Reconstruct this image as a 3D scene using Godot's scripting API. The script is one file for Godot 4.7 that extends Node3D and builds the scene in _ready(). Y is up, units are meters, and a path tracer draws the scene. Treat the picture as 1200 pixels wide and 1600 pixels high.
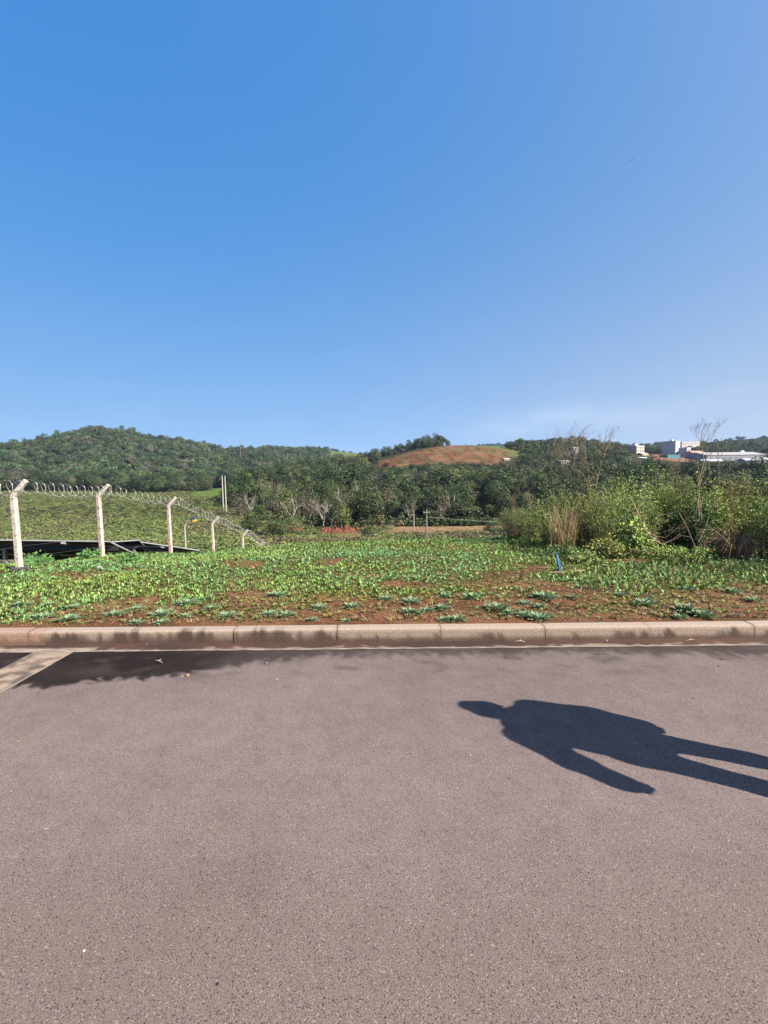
extends Node3D

const EYE := Vector3(0, 1.6, 0)
const EXPO := 3.0
var cam_basis: Basis
var taken := {}
var rng := RandomNumberGenerator.new()
var n_low := FastNoiseLite.new()
var n_mid := FastNoiseLite.new()
var n_fine := FastNoiseLite.new()
var veg: StandardMaterial3D
var bark: StandardMaterial3D
var paint: StandardMaterial3D
var metal: StandardMaterial3D


# ---------------------------------------------------------------- mesh helper
class MB:
	var v := PackedVector3Array()
	var n := PackedVector3Array()
	var c := PackedColorArray()
	var uv := PackedVector2Array()
	var ix := PackedInt32Array()

	func tri(p: Vector3, q: Vector3, r: Vector3, col: Color) -> void:
		var m := (q - p).cross(r - p).normalized()
		var k := v.size()
		v.append(p); v.append(q); v.append(r)
		n.append(m); n.append(m); n.append(m)
		c.append(col); c.append(col); c.append(col)
		ix.append(k); ix.append(k + 2); ix.append(k + 1)

	func quad(p: Vector3, q: Vector3, r: Vector3, s: Vector3, col: Color) -> void:
		var m := (q - p).cross(s - p).normalized()
		var k := v.size()
		v.append(p); v.append(q); v.append(r); v.append(s)
		for i in 4:
			n.append(m); c.append(col)
		ix.append(k); ix.append(k + 2); ix.append(k + 1)
		ix.append(k); ix.append(k + 3); ix.append(k + 2)

	func box(t: Transform3D, s: Vector3, col: Color) -> void:
		var h := s * 0.5
		var p := []
		for i in 8:
			p.append(t * Vector3(h.x if i & 1 else -h.x, h.y if i & 2 else -h.y, h.z if i & 4 else -h.z))
		quad(p[4], p[5], p[7], p[6], col)
		quad(p[1], p[0], p[2], p[3], col)
		quad(p[5], p[1], p[3], p[7], col)
		quad(p[0], p[4], p[6], p[2], col)
		quad(p[6], p[7], p[3], p[2], col)
		quad(p[0], p[1], p[5], p[4], col)

	# box with small chamfers on the vertical and top edges
	func block(t: Transform3D, s: Vector3, ch: float, col: Color) -> void:
		var hx := s.x * 0.5
		var hz := s.z * 0.5
		var out := []
		var ring := func(x: float, z: float, y: float) -> Array:
			return [t * Vector3(x - ch, y, z), t * Vector3(x, y, z - ch), t * Vector3(x, y, -z + ch), t * Vector3(x - ch, y, -z), t * Vector3(-x + ch, y, -z), t * Vector3(-x, y, -z + ch), t * Vector3(-x, y, z - ch), t * Vector3(-x + ch, y, z)]
		out.append(ring.call(hx, hz, -s.y * 0.5))
		out.append(ring.call(hx, hz, s.y * 0.5 - ch))
		out.append(ring.call(hx - ch * 0.6, hz - ch * 0.6, s.y * 0.5))
		for k in 2:
			for i in 8:
				var j := (i + 1) % 8
				quad(out[k][i], out[k][j], out[k + 1][j], out[k + 1][i], col)
		for i in range(1, 7):
			tri(out[2][0], out[2][i], out[2][i + 1], col)

	func tube(pts: Array, rad: Array, sides: int, c0: Color, c1: Color) -> void:
		var k := v.size()
		var m := pts.size()
		var up := Vector3(0.31, 0.27, 0.91)
		for i in m:
			var d: Vector3 = (pts[mini(i + 1, m - 1)] - pts[maxi(i - 1, 0)]).normalized()
			if absf(d.dot(up)) > 0.95:
				up = Vector3(0.9, 0.1, -0.4)
			var a := d.cross(up).normalized()
			var b := a.cross(d).normalized()
			up = b
			var col := c0.lerp(c1, float(i) / maxf(m - 1, 1))
			for s in sides:
				var t := TAU * s / sides
				var nn := a * cos(t) + b * sin(t)
				v.append(pts[i] + nn * rad[i]); n.append(nn); c.append(col)
		for i in m - 1:
			for s in sides:
				var a0 := k + i * sides + s
				var a1 := k + i * sides + (s + 1) % sides
				ix.append(a0); ix.append(a1); ix.append(a0 + sides)
				ix.append(a1); ix.append(a1 + sides); ix.append(a0 + sides)

	# a leaf: two triangles folded along the middle
	func leaf(p: Vector3, d: Vector3, nn: Vector3, l: float, w: float, col: Color) -> void:
		var s := d.cross(nn).normalized() * w * 0.5
		var up := s.cross(d).normalized()
		if up.dot(nn) < 0.0:
			up = -up
		var mid := p + d * l * 0.5 + up * w * 0.12
		var tip := p + d * l - up * l * 0.1
		tri(p, mid + s, tip, col)
		tri(p, tip, mid - s, col)

	# a grass blade: bending strip
	func blade(p: Vector3, lean: Vector3, side: Vector3, l: float, w: float, col: Color, col2: Color) -> void:
		var k := v.size()
		var pts := [p, p + Vector3.UP * l * 0.5 + lean * l * 0.22, p + Vector3.UP * l * 0.82 + lean * l * 0.7]
		var nn := (Vector3.UP * 0.5 - lean + Vector3(0, 0.2, 0)).normalized()
		if nn.length() < 0.1:
			nn = Vector3.UP
		for i in 3:
			var ww: float = [0.35, 0.5, 0.02][i] * w
			v.append(pts[i] - side * ww); v.append(pts[i] + side * ww)
			n.append(nn); n.append(nn)
			var cc := col.lerp(col2, i * 0.5)
			c.append(cc); c.append(cc)
		for i in 2:
			var a := k + i * 2
			ix.append(a); ix.append(a + 2); ix.append(a + 1)
			ix.append(a + 1); ix.append(a + 2); ix.append(a + 3)

	func mesh() -> ArrayMesh:
		var m := ArrayMesh.new()
		if v.is_empty():
			return m
		var arr := []
		arr.resize(Mesh.ARRAY_MAX)
		arr[Mesh.ARRAY_VERTEX] = v
		arr[Mesh.ARRAY_NORMAL] = n
		arr[Mesh.ARRAY_COLOR] = c
		if uv.size() == v.size():
			arr[Mesh.ARRAY_TEX_UV] = uv
		arr[Mesh.ARRAY_INDEX] = ix
		m.add_surface_from_arrays(Mesh.PRIMITIVE_TRIANGLES, arr)
		return m


# ---------------------------------------------------------------- node helpers
func numbered(called: String) -> String:
	if not taken.has(called):
		taken[called] = 0
		return called
	taken[called] += 1
	return "%s_%03d" % [called, taken[called]]


func thing(called: String, label: String, category: String, at_: Vector3 = Vector3.ZERO, turn: float = 0.0, group: String = "") -> Node3D:
	var o := Node3D.new()
	o.name = numbered(called)
	add_child(o, true)
	o.position = at_
	o.rotation.y = turn
	o.set_meta("label", label)
	o.set_meta("category", category)
	if group != "":
		o.set_meta("group", group)
	return o


func obj(called: String, m: Mesh, mat: Material, parent: Node = null) -> MeshInstance3D:
	var o := MeshInstance3D.new()
	o.mesh = m
	o.material_override = mat
	if parent == null:
		o.name = numbered(called)
		add_child(o, true)
	else:
		var k := 0
		var nm := called
		while parent.has_node(NodePath(nm)):
			k += 1
			nm = "%s_%03d" % [called, k]
		o.name = nm
		parent.add_child(o, true)
	return o


func tag(o: Node, label: String, category: String, group: String = "") -> Node:
	o.set_meta("label", label)
	o.set_meta("category", category)
	if group != "":
		o.set_meta("group", group)
	return o


func struct(called: String, m: Mesh, mat: Material, label: String = "") -> MeshInstance3D:
	var o := obj(called, m, mat)
	o.set_meta("kind", "structure")
	if label != "":
		o.set_meta("label", label)
	return o


func stuff(called: String, m: Mesh, mat: Material, places: Array, tints: Array, label: String, category: String, parent: Node = null) -> MultiMeshInstance3D:
	var mm := MultiMesh.new()
	mm.transform_format = MultiMesh.TRANSFORM_3D
	mm.use_colors = true
	mm.mesh = m
	mm.instance_count = places.size()
	for i in places.size():
		mm.set_instance_transform(i, places[i])
		mm.set_instance_color(i, tints[i])
	var o := MultiMeshInstance3D.new()
	o.multimesh = mm
	o.material_override = mat
	o.set_meta("kind", "stuff")
	if parent == null:
		o.name = numbered(called)
		o.set_meta("label", label)
		o.set_meta("category", category)
		add_child(o, true)
	else:
		o.name = called
		parent.add_child(o, true)
	return o


func dup(o: Node3D, called: String, label: String, group: String = "") -> Node3D:
	var d: Node3D = o.duplicate()
	d.name = numbered(called)
	add_child(d, true)
	d.set_meta("label", label)
	if group != "":
		d.set_meta("group", group)
	return d


# where a ray of the survey photograph meets a depth or a level; used only to measure real positions
func at(px: float, py: float, z: float) -> Vector3:
	var d := cam_basis * Vector3((px - 600.0) / 700.0, (800.0 - py) / 700.0, -1.0)
	return EYE + d * (z / -d.z)


func on_level(px: float, py: float, y: float) -> Vector3:
	var d := cam_basis * Vector3((px - 600.0) / 700.0, (800.0 - py) / 700.0, -1.0)
	return EYE + d * ((y - EYE.y) / d.y)


func on_land(px: float, py: float) -> Vector3:
	var d := cam_basis * Vector3((px - 600.0) / 700.0, (800.0 - py) / 700.0, -1.0)
	d /= -d.z
	var z := 4.4
	while z < 60.0:
		var p := EYE + d * z
		if p.y < land(p.x, z):
			break
		z += 0.04
	var q := EYE + d * z
	q.y = land(q.x, z)
	return q


# ---------------------------------------------------------------- the lie of the land
const LEFT_Z := [4.4, 7.4, 9.5, 12.5, 15.5, 18.5, 21.5, 30, 45, 60, 100, 150, 200, 300, 420, 600, 1000, 2000, 4200]
const LEFT_H := [.12, .1, -.12, -.62, -1.4, -2.15, -3.1, -5.5, -8.3, -9.8, -11.4, -10.4, -8.6, -8, -6, 0, 10, 25, 40]
const MID_Z := [4.4, 8, 10, 11.5, 13, 16, 22, 40, 80, 110, 130, 170, 250, 350, 450, 600, 1000, 2000, 4200]
const MID_H := [.12, .09, .0, -.17, -.5, -1.6, -3.6, -8, -12, -13.6, -13.9, -10.5, -4, 2, 8, 12, 22, 40, 50]
const RIGHT_Z := [4.4, 8, 12, 16, 22, 40, 80, 130, 200, 300, 400, 500, 600, 800, 1000, 2000, 4200]
const RIGHT_H := [.12, .1, .0, -.4, -2, -7, -11, -11.5, -7, -4, 3, 15, 23, 32, 36, 60, 70]


func prof(zs: Array, hs: Array, z: float) -> float:
	if z <= zs[0]:
		return hs[0]
	for i in range(1, zs.size()):
		if z < zs[i]:
			var t: float = (z - zs[i - 1]) / (zs[i] - zs[i - 1])
			return lerpf(hs[i - 1], hs[i], t)
	return hs[-1]


func bump(x: float, z: float, cx: float, cz: float, sx: float, sz: float) -> float:
	return exp(-0.5 * (pow((x - cx) / sx, 2.0) + pow((z - cz) / sz, 2.0)))


func land(x: float, z: float) -> float:
	var far := smoothstep(25.0, 60.0, z)
	var u := lerpf(x / 13.0, x / z, far)
	var wl := smoothstep(-0.1, -0.42, u)
	var wr := smoothstep(0.12, 0.5, u)
	var h := prof(MID_Z, MID_H, z) * (1.0 - wl - wr) + prof(LEFT_Z, LEFT_H, z) * wl + prof(RIGHT_Z, RIGHT_H, z) * wr
	if z > 40.0:
		# wooded dome and its long shoulder on the left
		var sh := lerpf(0.35, 1.0, smoothstep(-650.0, -520.0, x)) * smoothstep(-125.0, -225.0, x)
		h += 20.0 * sh * exp(-0.5 * pow((z - 700.0) / 150.0, 2.0))
		h += 41.0 * bump(x, z, -438.0, 700.0, 82.0, 150.0) + 7.0 * bump(x, z, -330.0, 690.0, 60.0, 120.0)
		h += n_low.get_noise_2d(x * 0.9, z * 0.9 + 500.0) * 9.0 * smoothstep(420.0, 600.0, z) * smoothstep(-60.0, -160.0, x)
		# round hill with the bare red flank
		var sx := 58.0 if x < 61.0 else 95.0
		h += 21.0 * bump(x, z, 61.0, 455.0, sx, 62.0)
		# far ridges
		var rb := red_bank(x / z, z, x)
		if rb > 0.0:
			var st := h * 0.55 + n_low.get_noise_2d(x * 1.5, z * 1.5) * 1.6
			h += rb * ((floor(st) + smoothstep(0.0, 0.35, fposmod(st, 1.0)) - st) * 1.1 + n_mid.get_noise_2d(x * 0.3, z * 0.3) * 0.9)
		h += 33.0 * bump(x, z, -200.0, 1050.0, 190.0, 170.0)
		h += 80.0 * bump(x, z, 500.0, 2150.0, 190.0, 250.0)
		h += 30.0 * bump(x, z, -40.0, 2300.0, 420.0, 250.0)
		h += 17.0 * bump(x, z, 205.0, 575.0, 60.0, 60.0)
		h += 31.0 * bump(x, z, 880.0, 1130.0, 130.0, 150.0)
		h += 14.0 * bump(x, z, 1150.0, 1100.0, 180.0, 150.0)
		h += 9.0 * bump(x, z, 520.0, 780.0, 150.0, 90.0)
		h += n_low.get_noise_2d(x * 0.25, z * 0.25) * clampf((z - 100.0) / 150.0, 0.0, 3.0)
		h += n_low.get_noise_2d(x * 1.2 + 300.0, z * 1.2) * 0.5 * smoothstep(40.0, 90.0, z)
	else:
		h += n_mid.get_noise_2d(x * 0.5, z * 0.5) * 0.06 * smoothstep(4.6, 6.5, z)
		h -= 0.8 * smoothstep(-6.45, -7.8, x) * smoothstep(8.3, 10.3, z) * smoothstep(40.0, 20.0, z)
	return h


# share of living grass on the lot, 0 to 1
func cover(x: float, z: float) -> float:
	var w := n_mid.get_noise_2d(x * 1.1, z * 1.6)
	var edge := 5.45 + 0.45 * n_mid.get_noise_2d(x * 0.6 + 50.0, 3.0) - 0.5 * smoothstep(-1.5, -4.0, x) + 0.15 * smoothstep(2.0, 4.5, x)
	var g := smoothstep(-0.35, 0.35, (z - edge) + w * 0.8)
	var patch := n_mid.get_noise_2d(x * 0.75 + 90.0, z * 1.35 + 40.0)
	g *= smoothstep(-0.46, -0.27, patch + 0.35 * smoothstep(7.5, 9.5, z))
	return clampf(g, 0.0, 1.0)


func red_bank(u: float, z: float, x: float) -> float:
	var w := n_low.get_noise_2d(x * 0.9, z * 0.9) * 0.03
	return smoothstep(0.0, 0.03, u + w + 0.03) * smoothstep(0.285, 0.24, u + w) * smoothstep(352.0, 366.0, z) * smoothstep(452.0, 440.0, z + w * 300.0 + maxf(0.0, 0.13 - u) * 260.0 + maxf(0.0, u - 0.165) * 260.0)


func field_bare(x: float, z: float) -> float:
	var w := n_low.get_noise_2d(x * 3.0, z * 3.0)
	return smoothstep(108.5, 110.0, z + w) * smoothstep(129.5, 128.0, z + w) * smoothstep(0.5, 3.0, x + w * 3.0) * smoothstep(34.0, 30.0, x)


func land_color(x: float, z: float) -> Color:
	var u := x / z
	var w := n_low.get_noise_2d(x, z)
	var w2 := n_mid.get_noise_2d(x * 0.15, z * 0.15)
	var col := Color(0.11, 0.125, 0.042).lerp(Color(0.14, 0.13, 0.055), clampf(0.5 + w2, 0, 1))
	if z > 130.0:
		col = Color(0.035, 0.045, 0.02).lerp(Color(0.07, 0.06, 0.035), clampf(0.5 + w, 0, 1))
	if z > 780.0:
		col = Color(0.035, 0.05, 0.025)
		if u < 0.05:
			col = Color(0.11, 0.19, 0.05).lerp(Color(0.13, 0.14, 0.06), clampf(0.4 + w * 1.5, 0, 1))
		if z > 1600.0:
			col = Color(0.03, 0.045, 0.03)
	# a strip of pasture at the foot of the left hill
	if u > -0.43 and u < -0.33 and z > 225.0 and z < 330.0:
		col = Color(0.12, 0.17, 0.05)
	# red bank and the green crop on top
	var rb := red_bank(u, z, x)
	if rb > 0.0:
		var band := fposmod((z - x * 0.25) * 0.085 + w * 1.6, 1.0)
		var soil := Color(0.24, 0.122, 0.074).lerp(Color(0.165, 0.112, 0.062), smoothstep(0.3, 0.75, band))
		soil = soil.lerp(Color(0.16, 0.058, 0.034), smoothstep(0.0, 0.35, w2 + 0.35 * smoothstep(0.12, 0.03, u)))
		soil = soil.lerp(Color(0.085, 0.085, 0.038), 0.8 * smoothstep(0.0, 0.35, n_mid.get_noise_2d(x * 0.25 + 9.0, z * 0.1)))
		col = col.lerp(soil, rb)
	if u > 0.12 and u < 0.34 and z > 392.0 and z < 620.0 and rb < 0.9:
		col = col.lerp(Color(0.125, 0.155, 0.06), 1.0 - rb)
	if u > 0.06 and u < 0.3 and z > 344.0 and z < 356.0:
		col = col.lerp(Color(0.27, 0.15, 0.09), 0.6)
	# grassy clearing left of the bank
	if u > -0.04 and u < 0.05 and z > 315.0 and z < 362.0:
		col = Color(0.1, 0.1, 0.045)
	# town soil
	if u > 0.585 and u < 0.7 and z > 440.0 and z < 560.0:
		col = Color(0.26, 0.13, 0.09).lerp(Color(0.2, 0.12, 0.08), clampf(0.5 + w, 0, 1))
	var fb := field_bare(x, z)
	if fb > 0.0:
		col = col.lerp(Color(0.23, 0.145, 0.085).lerp(Color(0.27, 0.19, 0.11), clampf(0.5 + w2 * 2.0, 0, 1)), fb)
	# pale dry ground on the slope near the poles
	var dry := smoothstep(0.12, 0.4, n_low.get_noise_2d(x * 1.7 + 70.0, z * 0.9)) * smoothstep(135.0, 120.0, z) * smoothstep(30.0, 60.0, z)
	col = col.lerp(Color(0.2, 0.16, 0.075), dry * 0.7)
	return col


func _ready() -> void:
	rng.seed = 7
	n_low.seed = 3
	n_low.frequency = 0.012
	n_low.fractal_octaves = 4
	n_mid.seed = 11
	n_mid.frequency = 0.55
	n_mid.fractal_octaves = 3
	n_fine.seed = 21
	n_fine.frequency = 6.0
	n_fine.fractal_octaves = 3
	make_camera_and_light()
	make_materials()
	make_road()
	make_kerb()
	make_land()
	make_fence()
	make_solar()
	make_forest()
	make_town()
	make_poles()
	make_mounds()
	make_lot_plants()
	make_thicket()
	make_small_things()
	make_person()


func make_camera_and_light() -> void:
	var cam := Camera3D.new()
	cam.name = "camera"
	cam_basis = Basis.from_euler(Vector3(deg_to_rad(-4.9), deg_to_rad(0.5), deg_to_rad(-0.75)))
	cam.transform = Transform3D(cam_basis, EYE)
	cam.fov = rad_to_deg(2.0 * atan(800.0 / 700.0))
	cam.near = 0.05
	cam.far = 9000.0
	add_child(cam)
	cam.current = true
	# late-afternoon sun from the right and a little behind
	var to_sun := Vector3(0.894 * cos(deg_to_rad(36.0)), sin(deg_to_rad(36.0)), 0.447 * cos(deg_to_rad(36.0)))
	var sun := DirectionalLight3D.new()
	sun.name = "sun"
	sun.light_energy = 1.6
	sun.light_color = Color(1.0, 0.955, 0.89)
	sun.light_angular_distance = 0.5
	sun.shadow_enabled = true
	add_child(sun)
	sun.look_at_from_position(Vector3.ZERO, -to_sun, Vector3.UP)
	var env := Environment.new()
	env.background_mode = Environment.BG_SKY
	env.tonemap_mode = Environment.TONE_MAPPER_LINEAR
	env.tonemap_exposure = EXPO
	env.sdfgi_enabled = true
	env.ssao_enabled = true
	env.ssil_enabled = true
	env.fog_enabled = true
	env.fog_mode = Environment.FOG_MODE_EXPONENTIAL
	env.fog_density = 0.00007
	env.fog_light_color = Color(0.72, 0.82, 1.0)
	var sky := Sky.new()
	var pano := PanoramaSkyMaterial.new()
	pano.panorama = ImageTexture.create_from_image(sky_image(to_sun))
	sky.sky_material = pano
	env.sky = sky
	var we := WorldEnvironment.new()
	we.name = "world"
	we.environment = env
	add_child(we)


func sky_image(to_sun: Vector3) -> Image:
	var w := 720
	var h := 360
	var im := Image.create(w, h, false, Image.FORMAT_RGBF)
	var zen := Vector3(0.025, 0.225, 0.65)
	var hor_far := Vector3(0.375, 0.615, 0.94)
	var hor_sun := Vector3(0.55, 0.65, 0.82)
	var cir := FastNoiseLite.new()
	cir.seed = 5
	cir.frequency = 1.0
	cir.fractal_octaves = 4
	for j in h:
		var e := (0.5 - (j + 0.5) / h) * PI
		var se := maxf(sin(e), 0.0)
		var t := Vector3(pow(1.0 - se, 3.1), pow(1.0 - se, 2.6), pow(1.0 - se, 1.9))
		for i in w:
			var az := (i + 0.5) / w * TAU
			var d := Vector3(sin(az) * cos(e), sin(e), -cos(az) * cos(e))
			var g := rad_to_deg(acos(clampf(d.dot(to_sun), -1.0, 1.0)))
			var hor := hor_far.lerp(hor_sun, smoothstep(118.0, 70.0, g))
			var L := zen + (hor - zen) * t
			L += Vector3(0.165, 0.145, 0.09) * exp(-(maxf(g, 32.0) - 58.0) / 20.0)
			# thin high cloud low on the right, and a faint veil
			var el := rad_to_deg(e)
			if el > 0.0:
				var azd := rad_to_deg(az if az < PI else az - TAU)
				var streak := 1.5 * exp(-pow((el - 6.0 - 0.05 * (azd - 20.0) - cir.get_noise_2d(azd * 0.12, 7.0) * 1.2) / 1.3, 2.0)) * smoothstep(6.0, 15.0, azd) * smoothstep(44.0, 26.0, azd)
				streak *= 0.65 + 0.6 * cir.get_noise_2d(azd * 0.12, el * 0.9)
				var veil := maxf(0.0, cir.get_noise_2d(azd * 0.05, el * 0.3 + 20.0)) * exp(-el / 9.0)
				L += Vector3(0.09, 0.075, 0.05) * maxf(streak, 0.0) + Vector3(0.05, 0.05, 0.04) * veil
			L /= EXPO
			im.set_pixel(i, j, Color(L.x, L.y, L.z))
	return im


func make_materials() -> void:
	veg = StandardMaterial3D.new()
	veg.vertex_color_use_as_albedo = true
	veg.roughness = 0.62
	veg.metallic_specular = 0.35
	veg.cull_mode = BaseMaterial3D.CULL_DISABLED
	veg.backlight_enabled = true
	veg.backlight = Color(0.45, 0.5, 0.3)
	bark = StandardMaterial3D.new()
	bark.vertex_color_use_as_albedo = true
	bark.roughness = 0.9
	paint = StandardMaterial3D.new()
	paint.vertex_color_use_as_albedo = true
	paint.roughness = 0.75
	paint.metallic_specular = 0.3
	metal = StandardMaterial3D.new()
	metal.vertex_color_use_as_albedo = true
	metal.roughness = 0.45
	metal.metallic = 0.6


func noise_tex(seed_: int, freq: float, type: int, lo: Color, hi: Color, size: int = 1024, octaves: int = 4, a: float = 0.0, b: float = 1.0) -> NoiseTexture2D:
	var f := FastNoiseLite.new()
	f.seed = seed_
	f.noise_type = type
	f.frequency = freq
	f.fractal_octaves = octaves
	var t := NoiseTexture2D.new()
	t.width = size
	t.height = size
	t.seamless = true
	t.noise = f
	var g := Gradient.new()
	g.offsets = PackedFloat32Array([a, b])
	g.colors = PackedColorArray([lo, hi])
	t.color_ramp = g
	return t


func normal_tex(seed_: int, freq: float, type: int, strength: float, size: int = 1024, octaves: int = 4) -> NoiseTexture2D:
	var f := FastNoiseLite.new()
	f.seed = seed_
	f.noise_type = type
	f.frequency = freq
	f.fractal_octaves = octaves
	var t := NoiseTexture2D.new()
	t.width = size
	t.height = size
	t.seamless = true
	t.noise = f
	t.as_normal_map = true
	t.bump_strength = strength
	return t


# asphalt: crushed stone grains of many greys set in darker binder
func asphalt_images() -> Array:
	var s := 2048
	var f := FastNoiseLite.new()
	f.seed = 41
	f.noise_type = FastNoiseLite.TYPE_CELLULAR
	f.cellular_return_type = FastNoiseLite.RETURN_DISTANCE2_SUB
	f.frequency = 0.085
	f.fractal_type = FastNoiseLite.FRACTAL_NONE
	var cell := f.get_seamless_image(s, s, false, false, 0.012).get_data()
	f.cellular_return_type = FastNoiseLite.RETURN_CELL_VALUE
	var tone := f.get_seamless_image(s, s, false, false, 0.012).get_data()
	f.noise_type = FastNoiseLite.TYPE_SIMPLEX
	f.fractal_type = FastNoiseLite.FRACTAL_FBM
	f.fractal_octaves = 3
	f.frequency = 0.055
	var soft := f.get_seamless_image(s, s, false, false, 0.012).get_data()
	f.frequency = 0.25
	var grain := f.get_seamless_image(s, s, false, false, 0.012).get_data()
	var alb := PackedByteArray()
	alb.resize(s * s * 3)
	var hgt := PackedByteArray()
	hgt.resize(s * s)
	for i in s * s:
		var cv := cell[i] / 255.0
		var tv := tone[i] / 255.0
		var sv := soft[i] / 255.0
		var gv := grain[i] / 255.0
		var pit := clampf((0.46 - sv) * 5.0, 0.0, 1.0)
		var hv := clampf(0.25 + cv * 0.9, 0.0, 1.0) * (0.55 + 0.45 * tv) * (1.0 - 0.6 * pit) + (gv - 0.5) * 0.25
		hgt[i] = int(clampf(hv, 0.0, 1.0) * 255.0)
		var k := 0.74 + (tv - 0.5) * 0.1 + (gv - 0.5) * 0.22 + clampf(cv, 0.0, 0.4) * 0.1 - pit * 0.24
		if tv > 0.965:
			k += 0.14
		if tv < 0.05:
			k -= 0.18
		k = clampf(k, 0.1, 1.0)
		alb[i * 3] = int(k * 255.0)
		alb[i * 3 + 1] = int(k * 252.0)
		alb[i * 3 + 2] = int(k * 250.0)
	var im := Image.create_from_data(s, s, false, Image.FORMAT_RGB8, alb)
	var hm := Image.create_from_data(s, s, false, Image.FORMAT_L8, hgt)
	hm.convert(Image.FORMAT_RGBA8)
	hm.bump_map_to_normal_map(6.0)
	return [im, hm]


func sheet(xs: Array, zs: Array, height: Callable, color: Callable) -> MB:
	var m := MB.new()
	for z in zs:
		for x in xs:
			var y: float = height.call(x, z)
			m.v.append(Vector3(x, y, -z))
			m.c.append(color.call(x, z))
			m.uv.append(Vector2(x, z))
	var w := xs.size()
	m.n.resize(m.v.size())
	for j in zs.size():
		for i in w:
			var l: Vector3 = m.v[j * w + maxi(i - 1, 0)]
			var r: Vector3 = m.v[j * w + mini(i + 1, w - 1)]
			var d: Vector3 = m.v[maxi(j - 1, 0) * w + i]
			var u: Vector3 = m.v[mini(j + 1, zs.size() - 1) * w + i]
			m.n[j * w + i] = (r - l).cross(u - d).normalized()
	for j in zs.size() - 1:
		for i in w - 1:
			var k := j * w + i
			m.ix.append(k); m.ix.append(k + w); m.ix.append(k + 1)
			m.ix.append(k + 1); m.ix.append(k + w); m.ix.append(k + w + 1)
	return m


func spread(a: float, b: float, step: float) -> Array:
	var o := []
	var k := maxi(1, int(round((b - a) / step)))
	for i in k + 1:
		o.append(lerpf(a, b, float(i) / k))
	return o


func joined(parts: Array) -> Array:
	var o := []
	for p in parts:
		for x in p:
			if o.is_empty() or x > o[-1] + 1e-4:
				o.append(x)
	return o


const ASPHALT_EDGE := 3.985
const KERB_FACE := 4.15


func road_color(x: float, z: float) -> Color:
	# pinkish grey, dust-bleached asphalt
	var base := Color(0.284, 0.233, 0.226)
	var w := n_mid.get_noise_2d(x * 0.5, z * 0.9)
	var w2 := n_mid.get_noise_2d(x * 3.1 + 40.0, z * 3.1)
	var w3 := n_mid.get_noise_2d(x * 0.16 + 7.0, z * 0.16)
	var w4 := n_fine.get_noise_2d(x * 0.8, z * 0.8)
	var k := 1.0 + 0.1 * w + 0.07 * w2 + 0.12 * w3 + 0.1 * w4 - 0.25 * maxf(0.0, n_fine.get_noise_2d(x * 1.7 + 31.0, z * 1.7) - 0.22)
	var col := Color(base.r * k, base.g * k, base.b * k)
	# browner, oil-touched area close by on the left
	var oil := exp(-pow((x + 0.72) / 0.33, 2.0) - pow((z - 1.62) / 0.22, 2.0)) * (0.6 + 0.8 * w2)
	col = col.lerp(Color(0.15, 0.12, 0.105), clampf(oil, 0, 1) * 0.55)
	col = col.lerp(Color(0.262, 0.21, 0.192), 0.7 * smoothstep(2.1, 1.2, z + w * 0.5))
	# damp dark tongue along the gutter, widest at the left
	var reach := 0.15 + 0.4 * smoothstep(-0.5, -2.1, x) + 0.13 * smoothstep(-2.1, -2.8, x) + 0.04 * n_mid.get_noise_2d(x * 0.8, 70.0) + 0.1 * smoothstep(2.2, 3.6, x)
	if x < -3.2:
		reach = 0.62
	var edge := ASPHALT_EDGE - reach + n_mid.get_noise_2d(x * 2.2, 9.0) * 0.06 + n_fine.get_noise_2d(x * 1.4, z * 0.8) * 0.11 + n_fine.get_noise_2d(x * 4.0, z * 3.0) * 0.05
	var soft := lerpf(0.09, 0.035, smoothstep(-0.8, -2.2, x))
	var soak := smoothstep(edge - soft, edge + soft, z)
	var strength := lerpf(0.7, 0.97, smoothstep(-0.6, -2.0, x))
	col = col.lerp(Color(0.021, 0.016, 0.0145).lerp(Color(0.05, 0.04, 0.036), clampf(0.25 + w2 * 1.2, 0, 1)), soak * strength)
	var stain := smoothstep(0.1, 0.5, n_fine.get_noise_2d(x * 0.35 + 14.0, z * 0.6)) * smoothstep(3.2, 3.7, z)
	return col.lerp(Color(0.09, 0.07, 0.066), stain * 0.5)


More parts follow.
